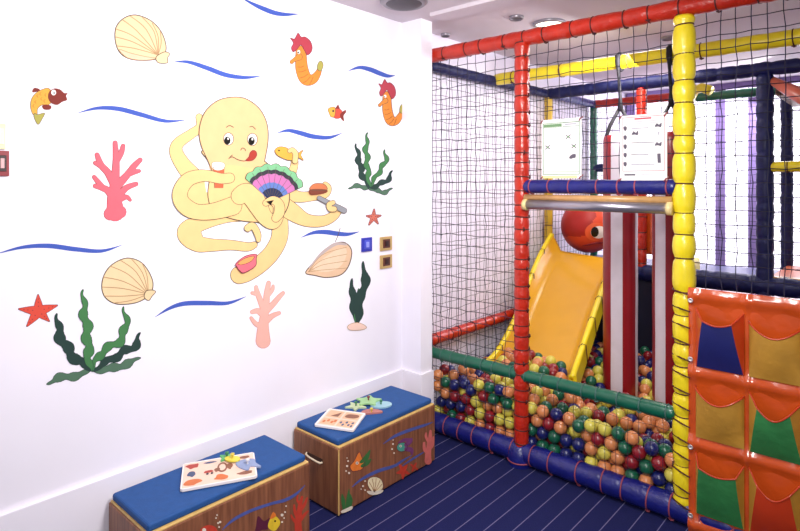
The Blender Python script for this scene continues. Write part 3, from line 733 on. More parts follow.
mwave([(155, 317), (170, 308), (185, 303.5), (207, 303), (228, 303), (246, 296.5)], 'blue painted wave below the octopus, left of the pale coral')
# shells
SC = mm('shell_cream', '#e6c89c'); SP = mm('shell_peach', '#efc0a0'); SL = mm('shell_line', '#b08a62')
def shell(label, P_, hinge, knob, ends, low=None):
    s = ws(); s.poly(P_, SC, 2, out=OUT, ow=1)
    if low: s.poly(low, SP, 3, out=SL, ow=.6)
    for e in ends: s.line(catmull([hinge, ((hinge[0]+e[0])/2+e[2], (hinge[1]+e[1])/2+e[3]), (e[0], e[1])], 5), .8, SL, 4)
    s.poly(knob, SC, 5, out=OUT, ow=.8); tag(s.build('painted_shell'), label, 'wall painting')
shell('large cream ribbed scallop shell painted at the top left', [(116,27),(124,18),(135.6,15),(149.7,20),(160,30),(165.5,43),(165,53),(157,59),(141,60.5),(127,58),(118.6,51),(115,39.5)], (158, 55), [(164,52),(169.5,53.7),(167.5,58),(167,63),(158,62.7),(156,57)],
      [(122,19.5,-3,-6),(130,16,2,-6),(142,17,4,-4),(152,23,3,-2),(115.5,29,-4,-6),(115.5,37,-4,-4),(117,46,-3,-2),(160,31,2,0)], [(119,49.5),(130,53),(145,56.5),(156,58.5),(142,60.3),(127,57.6)])
shell('cream ribbed scallop shell painted low on the left, above the dark seaweed', [(101.7,287.6),(104,275),(112,264.5),(127,258),(142,263),(151.5,277.5),(152.5,288.6),(147,297),(134.7,303),(117,304),(105.7,298)], (148, 294), [(146,291),(152,290),(155.5,291.7),(152,296),(148.5,300.5),(144,297)],
      [(103,277,-2,-4),(110,266,0,-5),(120,260,2,-5),(131,258.5,3,-3),(142,263,2,-2),(101.8,287,-2,-2),(104,296,-1,1),(113,303,0,2)])
s = ws(); s.poly([(305.5,273),(311,265),(318,257.7),(327,248),(335,243.2),(345,242.7),(351.5,250.6),(349,264.7),(341,274.6),(326.7,277.5),(315,275.5)], mm('mussel', '#dcb896'), 2, out=OUT, ow=1)
s.poly([(313,268),(325,257),(338,249),(346,249),(345,259),(338,268),(325,272)], mm('mussel_light', '#e4c8aa'), 3)
for k in range(4): s.line(catmull([(308, 272), (322, 270-k*5), (347, 268-k*7)], 5), .5, SL, 4)
s.stroke([(309, 268, .5), (322, 253, 1.5), (336, 244, 1.5), (346, 244.5, 1)], mm('mussel_rim', '#b9a8a4'), 3.5); s.line([(335, 242), (338, 235), (340, 228)], .7, OUT, 4)
tag(s.build('painted_shell'), 'pale mussel shell painted beside the blue light switch', 'wall painting')
# corals
def coral(label, B_, col, out):
    s = ws(); 
    for i, p in enumerate(B_):
        s.stroke([(a, b_, r+.6) for a, b_, r in p], out, .2+.15*i)
        s.stroke(p, col, 3+.35*i)
    tag(s.build('painted_coral'), label, 'wall painting')
PK = mm('coral_pink', '#e4626f'); PK2 = mm('coral_pale', '#e8b0a2'); PKL = mm('coral_pale_line', '#d99a90'); PKD = mm('coral_dark_line', '#8c4a50')
coral('bright pink branching coral painted left of the octopus', [
 [(115,212,9),(115,208,8),(114,198,6.5),(115,186,5),(115,178,4)], [(110,214,6),(120,212,6)],
 [(113,198,3.5),(107,190,3),(101,187.5,2.5),(95,186,1.8)], [(104,189,2.5),(98,182,2.2),(94,177,1.6)], [(115,186,4),(108,173,3.2),(101,165,2.8),(97,155,2)], [(101,166,2.4),(95,163,1.6)],
 [(115,180,4),(116,160,3),(115,143,2)], [(116,162,2.6),(121,153,2.4),(123,146,1.8)], [(117,186,4),(127,175,3),(134,166,2.6),(140,160,2)], [(128,174,2.5),(134,172,2.2),(139,171,1.4)], [(118,197,3.5),(126,188,2.6),(136,184,1.8)], [(118,200,3),(126,197,2),(130,200,1.2)]], PK, PKD)
coral('pale pink branching coral painted below the octopus cup', [
 [(263,341,7),(263,330,5.5),(264,318,4),(266,303,3),(267,292,2.5),(268.5,283,1.8)], [(264,316,3),(258,311,2.4),(252,312,1.6)], [(264,310,3),(260,300,2.4),(257,292,2),(256,287,1.4)], [(257,294,1.8),(252,293,1.2)], [(265,312,3),(273,304,2.4),(279,297,2),(283,293,1.4)], [(265,322,3),(272,316,2.2),(279,313,1.4)], [(267,296,2),(272,290,1.6),(273,286,1)], [(263,326,2.6),(256,324,2),(251,318,1.2)]], PK2, PKL)
# starfish
def starfish(label, c, tips, col, r):
    s = ws()
    for tx, ty in tips: s.stroke([(c[0], c[1], r), ((c[0]*.55+tx*.45), (c[1]*.55+ty*.45), r*.7), (tx, ty, .5)], col, 2, out=MAR, ow=.5)
    for tx, ty in tips:
        for f in (.3, .55, .75): s.disc((c[0]+(tx-c[0])*f, c[1]+(ty-c[1])*f), .5, .5, MAR, 3, n=8)
    tag(s.build('painted_starfish'), label, 'wall painting')
SF = mm('starfish', '#d84a38')
starfish('red starfish painted near the left edge', (38.5, 311), [(38,295),(57,305.4),(49,321),(27,326),(19,309)], SF, 5)
starfish('small red starfish painted above the light switches', (373.5, 217), [(374,209.5),(380.5,215.6),(377.8,223.5),(369,224.6),(366.6,216)], mm('starfish_small', '#d0705c'), 2.2)
# seaweed
SD = mm('seaweed_dark', '#1d3a34'); SG = mm('seaweed_green', '#3f7a46'); SG2 = mm('seaweed_grey_green', '#4d6f58')
def wavy(P_, amp, wid, k=3.):
    Q = catmull([(a, b_) for a, b_ in P_], 8); out = []; L = len(Q); d = 0
    for i, q in enumerate(Q):
        a = Q[max(0, i-1)]; c = Q[min(L-1, i+1)]; dx, dy = c[0]-a[0], c[1]-a[1]; l = math.hypot(dx, dy) or 1; d += l/2
        off = amp*math.sin(d/k); t = i/(L-1); w_ = wid*(.1+1.0*min(1, t*3.0))*(1 if t < .8 else (1-t)*4+.2)*(1+.25*math.cos(d/k*1.7))
        out.append((q[0]-dy/l*off, q[1]+dx/l*off, w_))
    return out
def weed(label, leaves, base=None):
    t = thing('painted_seaweed', onX(*leaves[0][0][-1]), label, 'wall painting')
    for i, (P_, amp, wid, col, k) in enumerate(leaves):
        s = ws(); s.stroke(wavy(P_, amp, wid, k), col, 2+i*1.2, out=SD, ow=.5, n=2); s.build('leaf', t)
    if base: s = ws(); s.poly(base, mm('sand', '#f0cdbc'), 9, out=SL); s.build('sand', t)
weed('large seaweed with dark and green leaves painted at the lower left', [
 ([(47,384),(58,378),(71,376.6),(90,371)],.8,3.2,SG2,4), ([(140,358),(128,363),(114,368),(90,370)],.8,3.2,SG2,4), ([(57,314),(60,335),(72,355),(90,369)],1.6,4.3,SD,3.4),
 ([(140,333),(135,345),(120,354),(92,370)],1.5,3.2,SD,3.4), ([(123.5,307),(126,322),(120,340),(102,352),(91,370)],1.5,3.2,SG,3.4), ([(83,290),(84,310),(87,332),(88,352),(90,370)],1.6,3.8,SG,3.4)])
weed('green and black seaweed painted above the small starfish', [
 ([(348.5,188.5),(355,186),(361,187),(369,188)],.5,1.7,SG2,2.4), ([(392,188.5),(385,192),(378,191),(369,188)],.6,1.7,SG2,2.2), ([(356,144),(359,160),(362,174),(369,187)],1.1,2.3,SD,2.3),
 ([(392,171),(388,179),(380,184),(369,188)],.9,1.9,SD,2.3), ([(384.6,150),(385.5,160),(380,170),(369,187)],1.1,1.8,SG,2.3), ([(367.4,133),(366,148),(367,165),(369,187)],1.1,2.0,SG,2.3)])
weed('dark green seaweed on sand painted below the light switches', [
 ([(352,279),(352,290),(353,305),(356,323)],.6,2.4,SD,4), ([(358.5,289),(359,298),(357,310),(356,323)],.5,1.8,SG,4), ([(363,262),(365,280),(360,300),(357,324)],.8,3.4,SD,5)],
 [(347, 327), (350, 324), (357, 322.5), (364, 325), (366, 328), (360, 330), (350, 330)])
# seahorses
SO = mm('seahorse_orange', '#dd8430'); SH_ = mm('seahorse_hair', '#b03a48'); SGR = mm('seahorse_tail', '#a8a04c'); SOL = mm('seahorse_line', '#9c5a22')
def seahorse(ox, oy, kx, ky, label):
    f = lambda x, y: (ox+(x-300.5)*kx, oy+(y-45)*ky); k = kx
    t = thing('painted_seahorse', onX(ox, oy), label, 'wall painting')
    s = ws(); s.stroke([(*f(301,51),5*k),(*f(301,60),5.5*k),(*f(302,70),6*k),(*f(306,79),6*k),(*f(313,79),4.5*k),(*f(318,73),2.8*k),(*f(320,67),1.6*k)], SO, 2, out=OUT)
    s.stroke([(*f(299,57),3*k),(*f(294,60),1.6*k),(*f(291.5,62),1.6*k)], SO, 3, out=OUT)
    for q in ((297.5,67,304,66),(298,72,306,70),(300,78,308,74),(303,83,310,77),(309,85,313,77)): s.line([f(q[0],q[1]), f((q[0]+q[2])/2,(q[1]+q[3])/2+.8), f(q[2],q[3])], .6, SOL, 4)
    s.disc(f(298.5, 52), 1.6*k, 2*k, EYW, 4.5); s.disc(f(298, 52.5), .8*k, 1*k, EYB, 5); s.build('body', t)
    s = ws(); s.poly([f(*p) for p in ((290,38),(294,39),(296,36),(298,33),(301,37),(305,37),(310,41),(312,47),(311,52),(307,55),(304,50),(300.5,45),(297,49),(293,52),(291,48),(293,43))], SH_, 6, out=MAR); s.build('hair', t)
    s = ws(); s.poly([f(*p) for p in ((317,68),(318,63),(321,61),(323,65),(321.5,70),(319,71))], SGR, 5, out=OUT); s.build('tail_tip', t)
seahorse(300.5, 45, 1, 1, 'orange seahorse with red hair painted near the top, the larger one')
seahorse(386.5, 90, .78, .9, 'orange seahorse with red hair painted beside the wall corner')
# fish
t = thing('painted_fish', onX(50, 98), 'yellow scaled fish with maroon head painted at the upper left', 'wall painting')
FY = mm('fish_yellow', '#e0a43e'); FM = mm('fish_maroon', '#7c2a20'); FO = mm('fish_orange', '#e8862e')
s = ws(); s.poly([(49,88.5),(42,89.5),(36,93),(31.5,99),(30.5,107),(33,114.5),(37,114.4),(37.5,109),(42,105),(49,104.5),(53,97)], FY, 2, out=OUT)
for a, b_ in ((38,96),(42,99),(36,102),(41,94),(45,101),(46,95),(34,106)): s.line([(a, b_-1.5), (a-1.6, b_), (a, b_+1.5)], .5, SOL, 3)
s.build('body', t)
s = ws(); s.poly([(49,92),(54,88.5),(60,89.5),(64,93),(67.5,93),(66,96),(67,100),(62,102),(57,105),(51,103),(48,98)], FM, 4); s.disc((53.5,92.5),2.4,2.8,EYW,5); s.disc((54,93),1.1,1.4,EYB,6); s.build('head', t)
s = ws(); s.poly([(32,92),(34,88),(38,88.5),(40,90.5),(36,92)], FM, 4); s.build('fin', t)
s = ws(); s.poly([(42,106),(46,104.5),(51,106),(50,109.5),(44,109.5)], FM, 4); s.build('fin', t)
s = ws(); s.poly([(34,113.5),(38,114.5),(44.6,113),(42,119),(38,124.5),(34.5,119)], SGR, 3, out=OUT); s.build('tail', t)
t = thing('painted_fish', onX(336, 113), 'small red fish with yellow face painted right of the octopus head', 'wall painting')
s = ws(); s.disc((337, 113.5), 5.5, 5.2, SF, 2, out=MAR); s.build('body', t)
s = ws(); s.poly([(328,109),(332,107),(335,108),(334.5,116),(331,117),(329,113.5)], FY, 3, out=OUT); s.disc((333,111),1,1.2,EYB,4); s.build('face', t)
s = ws(); s.poly([(340,114),(345,110),(346,112),(343.5,116),(344,121),(341,119)], FM, 3); s.build('tail', t)
s = ws(); s.poly([(335,108.5),(338,104),(340,109)], FM, 3, False); s.build('fin', t)
# octopus
oc = thing('painted_octopus', onX(232, 180), 'large cream yellow octopus painted in the middle of the wall, holding a fan', 'wall painting')
lay = [2.]
def part(name, fn, label=None, par=None):
    lay[0] += 1.35; s = ws(); fn(s, lay[0]); return s.build(name, par or oc, label=label)
def tent(P_, out=True): return part('tentacle', lambda s, l: s.stroke(P_, OY, l, out=OUT, ow=.55))
tent([(285,184,5.5),(292,172,4),(294.5,162,3.4),(292,154,3),(288,152,2.2)])
tent([(199,117,3.2),(200,127,4.2),(191,134,4.6),(178.5,143,5.5),(176,152,6.5),(183,165,7.5),(194,178,9),(203,190,9)])
tent([(252,212,7),(240,213,8),(226,216,6.5),(210,221,6),(195,226,8),(189,233,12),(197,243,8.5),(210,245,6.3),(230,245,4.8),(247,246.8,4.2),(254,244.8,3)])
tent([(279,216,8),(279.5,236,8),(272,252,8),(260,264,8.3),(247,272,8.8),(239,275,8.6)])
tent([(280,190,8),(290,194.5,6.5),(300,197,5.2),(312,196,4.6),(324,193.5,4.5),(327.5,188,3.4),(325,184.5,2.6)])
tent([(281,204,8.5),(292,212,8.5),(306,220,6.2),(322,221,5.2),(333,216,4.4),(338.5,209,3.6)])
part('loop_base', lambda s, l: (s.disc((194, 193), 17, 21, OY, l), s.poly([(204,180),(209,183),(209.5,193),(206,192)], WALL, l+.4, False)))
def body(s, l):
    s.poly([(203,150),(207,160),(212,171),(208,185),(208,200),(214,212),(232,219),(252,222),(275,222),(286,210),(289,195),(284,180),(272,168),(262,160),(240,150)], OY, l, out=OUT, ow=1)
part('body', body)
def headf(s, l):
    s.poly([(198.6,134),(200.5,121),(206,110),(216.5,101),(229.7,97.3),(243,98),(254,104),(262,113),(267,126),(267.5,142),(264,160),(262,172),(250,185),(230,190),(214,180),(207,160),(201,146.5)], OY2, l)
    s.line(catmull([(212,172),(207,160),(201,146.5),(198.6,134),(200.5,121),(206,110),(216.5,101),(229.7,97.3),(243,98),(254,104),(262,113),(267,126),(267.5,142),(264,162)], 5), .9, OUT, l+.5)
    s.poly([(212,175),(225,165),(250,168),(262,170),(262,185),(245,200),(225,200),(211,190)], OY, l+.3)
hd = part('head', headf)
def eyef(cx, cy, px):
    def f(s, l): s.disc((cx, cy), 5, 6.1, EYW, l, out=OUT, ow=.7); s.disc((px, cy+1.6), 3.2, 4, EYB, l+.6); s.disc((px+.8, cy-.2), .9, 1.1, EYW, l+1)
    part('eye', f, par=hd)
eyef(228, 139, 226.8); eyef(251.8, 139.5, 251)
def facef(s, l):
    s.line(catmull([(225.5,127.5),(229,125.6),(233,127.5)], 4), .8, OUT, l); s.line(catmull([(249,127),(252,126.6),(255,129.5)], 4), .8, OUT, l)
    s.line(catmull([(240,150.5),(241.5,148.2),(244,148.8),(245,151)], 4), .8, OUT, l)
    s.line(catmull([(228.5,158),(232,157),(237,159.6),(243,161),(249,160)], 4), .9, OUT, l); s.line([(228,159),(230.5,156),(232,155)], .8, OUT, l)
part('face_lines', facef, par=hd)
part('tongue', lambda s, l: s.poly([(245,160.5),(248,157),(249.5,152.5),(252.5,150.3),(255.5,151.8),(256,155.5),(253.5,159.3),(249.5,161)], mm('tongue', '#a83426'), l, out=MAR), par=hd)
def glass(s, l):
    s.poly([(212.5,167),(223.5,167),(222.3,187.8),(214,187.8)], mm('drink_red', '#e2603c'), l, False, out=OUT, ow=.6); s.poly([(211,165),(212,162.5),(217.5,161.8),(223,163),(224.2,166),(223,169),(217,170.5),(212,168.5)], EYW, l+.5, out=SL)
part('drink_glass', glass)
tent([(229,178,4.8),(220,178.5,5),(208,176,5.4),(198,176,6),(187,180,6.8),(180,190,7.2),(180,200,7.5),(187,208,8),(198,212,7.4),(214,211,8),(232,206,9)])
tent([(239,196,8.5),(245,192,8.5),(252,197,10),(258,207,9),(264,217,7.5),(272,222,7),(277,216,5.6),(277,206,4.6),(271,200.5,3.8),(265,202,2.8)])
def fan(s, l):
    cx, cy = 271, 201
    def sector(r, mt, ll, a0=141, a1=24, scal=0, ycut=0):
        P_ = []
        for k in range(41):
            a = math.radians(a0+(a1-a0)*k/40); rr = r+scal*abs(math.sin(k/40*PI*7)); P_.append((cx+rr*math.cos(a)*.98, cy-rr*math.sin(a)*1.04))
        P_ += [(cx+5*math.cos(math.radians(a1)), cy-4*math.sin(math.radians(a1))), (cx-5, cy-3)]
        s.poly(P_, mt, ll, False)
    sector(34.6, OUT, l-.3, 142, 23, 2); sector(34, mm('fan_green', '#7ab888'), l, scal=2); sector(29.5, mm('fan_black', '#33303a'), l+.3, scal=1); sector(25.5, mm('fan_pink', '#c070a8'), l+.6, scal=1); sector(17.5, mm('fan_blue', '#5c78b8'), l+.9, scal=.6); sector(12.5, mm('fan_navy', '#1f2a4c'), l+1.2)
    for k in range(1, 8):
        a = math.radians(141-117*k/8); s.line([(cx+6*math.cos(a), cy-6*math.sin(a)), (cx+33*math.cos(a), cy-34.5*math.sin(a))], .4, OUT, l+1.5)
part('fan', fan, label='green, black, pink and blue striped fan')
tent([(275,218,4),(278.5,212,5),(278,204,4.6),(272,200,3.8),(265,203,3)])
part('fan_grip', lambda s, l: s.poly([(265,201.5),(273,200),(269.5,205)], EYB, l, False))
tent([(247,228,3.4),(251,225.5,3.2),(254.5,229,3.2),(257,235,3),(257.5,240,2)])
part('fish_in_tentacle', lambda s, l: (s.poly([(274,150),(278,146.8),(285,147.5),(290,151),(295,154),(302,150),(300,155),(302.5,160.5),(296,157.5),(290,160.5),(282,158.5),(275.5,154.5)], FY, l, out=OUT), s.disc((278, 150.5), .9, .9, EYB, l+1)))
tent([(294,161,2.6),(294.5,154,2.6),(291.5,150,2.2),(288.5,151,1.8)])
def burger(s, l): s.poly([(309.5,190),(310,186),(314,183.5),(321,183.5),(325,186),(325,190)], mm('bun', '#c9744a'), l, out=OUT); s.poly([(309,189.5),(325,189.5),(324.5,193),(310,195)], mm('patty', '#7a3a28'), l+.5)
part('burger', burger)
part('grey_handle', lambda s, l: s.stroke([(318,198,2),(331,204.5,2.3),(343,210.5,2.6)], mm('grey_handle', '#8c8e94'), l, out=OUT, ow=.5))
tent([(333,209,2.6),(329,208.5,2.6),(328,204.5,2.4),(332,202.5,2)])
def cup(s, l): s.poly([(235,263),(244,256),(254.8,254),(255,259),(254,266),(243,272.6),(238.5,270.5),(236,267)], mm('cup_pink', '#e66a78'), l, out=MAR, ow=.7); s.poly([(237,262.5),(244,258),(253,256),(250,261),(243,264),(238,264.5)], mm('cup_orange', '#f0a05c'), l+.6, out=MAR, ow=.5)
part('pink_cup', cup)

# ------------------------------------------------------------------ wall fittings
def plate(u0, v0, u1, v1, name, label, cat, rim, face, inner=None, knob=None):
    a, b_ = onX(u0, v1, 0), onX(u1, v0, 0); t = thing(name, a, label, cat)
    MB().box((.001, a.y, a.z), (.012, b_.y, b_.z), rim).build('frame', t, .002)
    w_, h_ = b_.y-a.y, b_.z-a.z
    MB().box((.01, a.y+w_*.2, a.z+h_*.18), (.015, b_.y-w_*.2, b_.z-h_*.18), face).build('face_plate', t, .002)
    if inner: MB().box((.014, a.y+w_*.36, a.z+h_*.3), (.019, b_.y-w_*.36, b_.z-h_*.3), inner).build('rocker', t, .002)
BRS = mat('brass_frame', '#c8a86c', .4, metal=.3); BRN = mat('brown_switch', '#5a2c20', .4); BLP = mat('blue_switch_plate', '#3038a8', .35)
plate(361, 237, 371, 252, 'switch_plate', 'blue square switch plate beside the mussel shell', 'switch', BLP, mat('blue_switch_face', '#4a54c4', .35), mat('blue_rocker', '#8c94e0', .35))
plate(379.5, 236, 391, 251, 'switch_plate', 'brass-framed brown light switch, the upper of the two', 'switch', BRS, BRN, mat('dark_rocker', '#2e1410', .4))
plate(379.5, 254, 391, 269, 'switch_plate', 'brass-framed brown light switch, the lower of the two', 'switch', BRS, BRN, mat('dark_rocker', '#2e1410', .4))
plate(-6, 151, 8.5, 176, 'alarm_call_point', 'small dark red alarm box at the left edge of the wall', 'alarm box', mat('alarm_red', '#8c1c28', .4), mat('alarm_dark', '#2a0c10', .4), mat('alarm_pink', '#e0b0b0', .4))
plate(-4, 124, 5, 149, 'wall_label', 'small pale yellow strip above the red alarm box', 'label', mat('pale_yellow_strip', '#f2eab8', .5), mat('pale_yellow_strip_face', '#f6f0cc', .5))

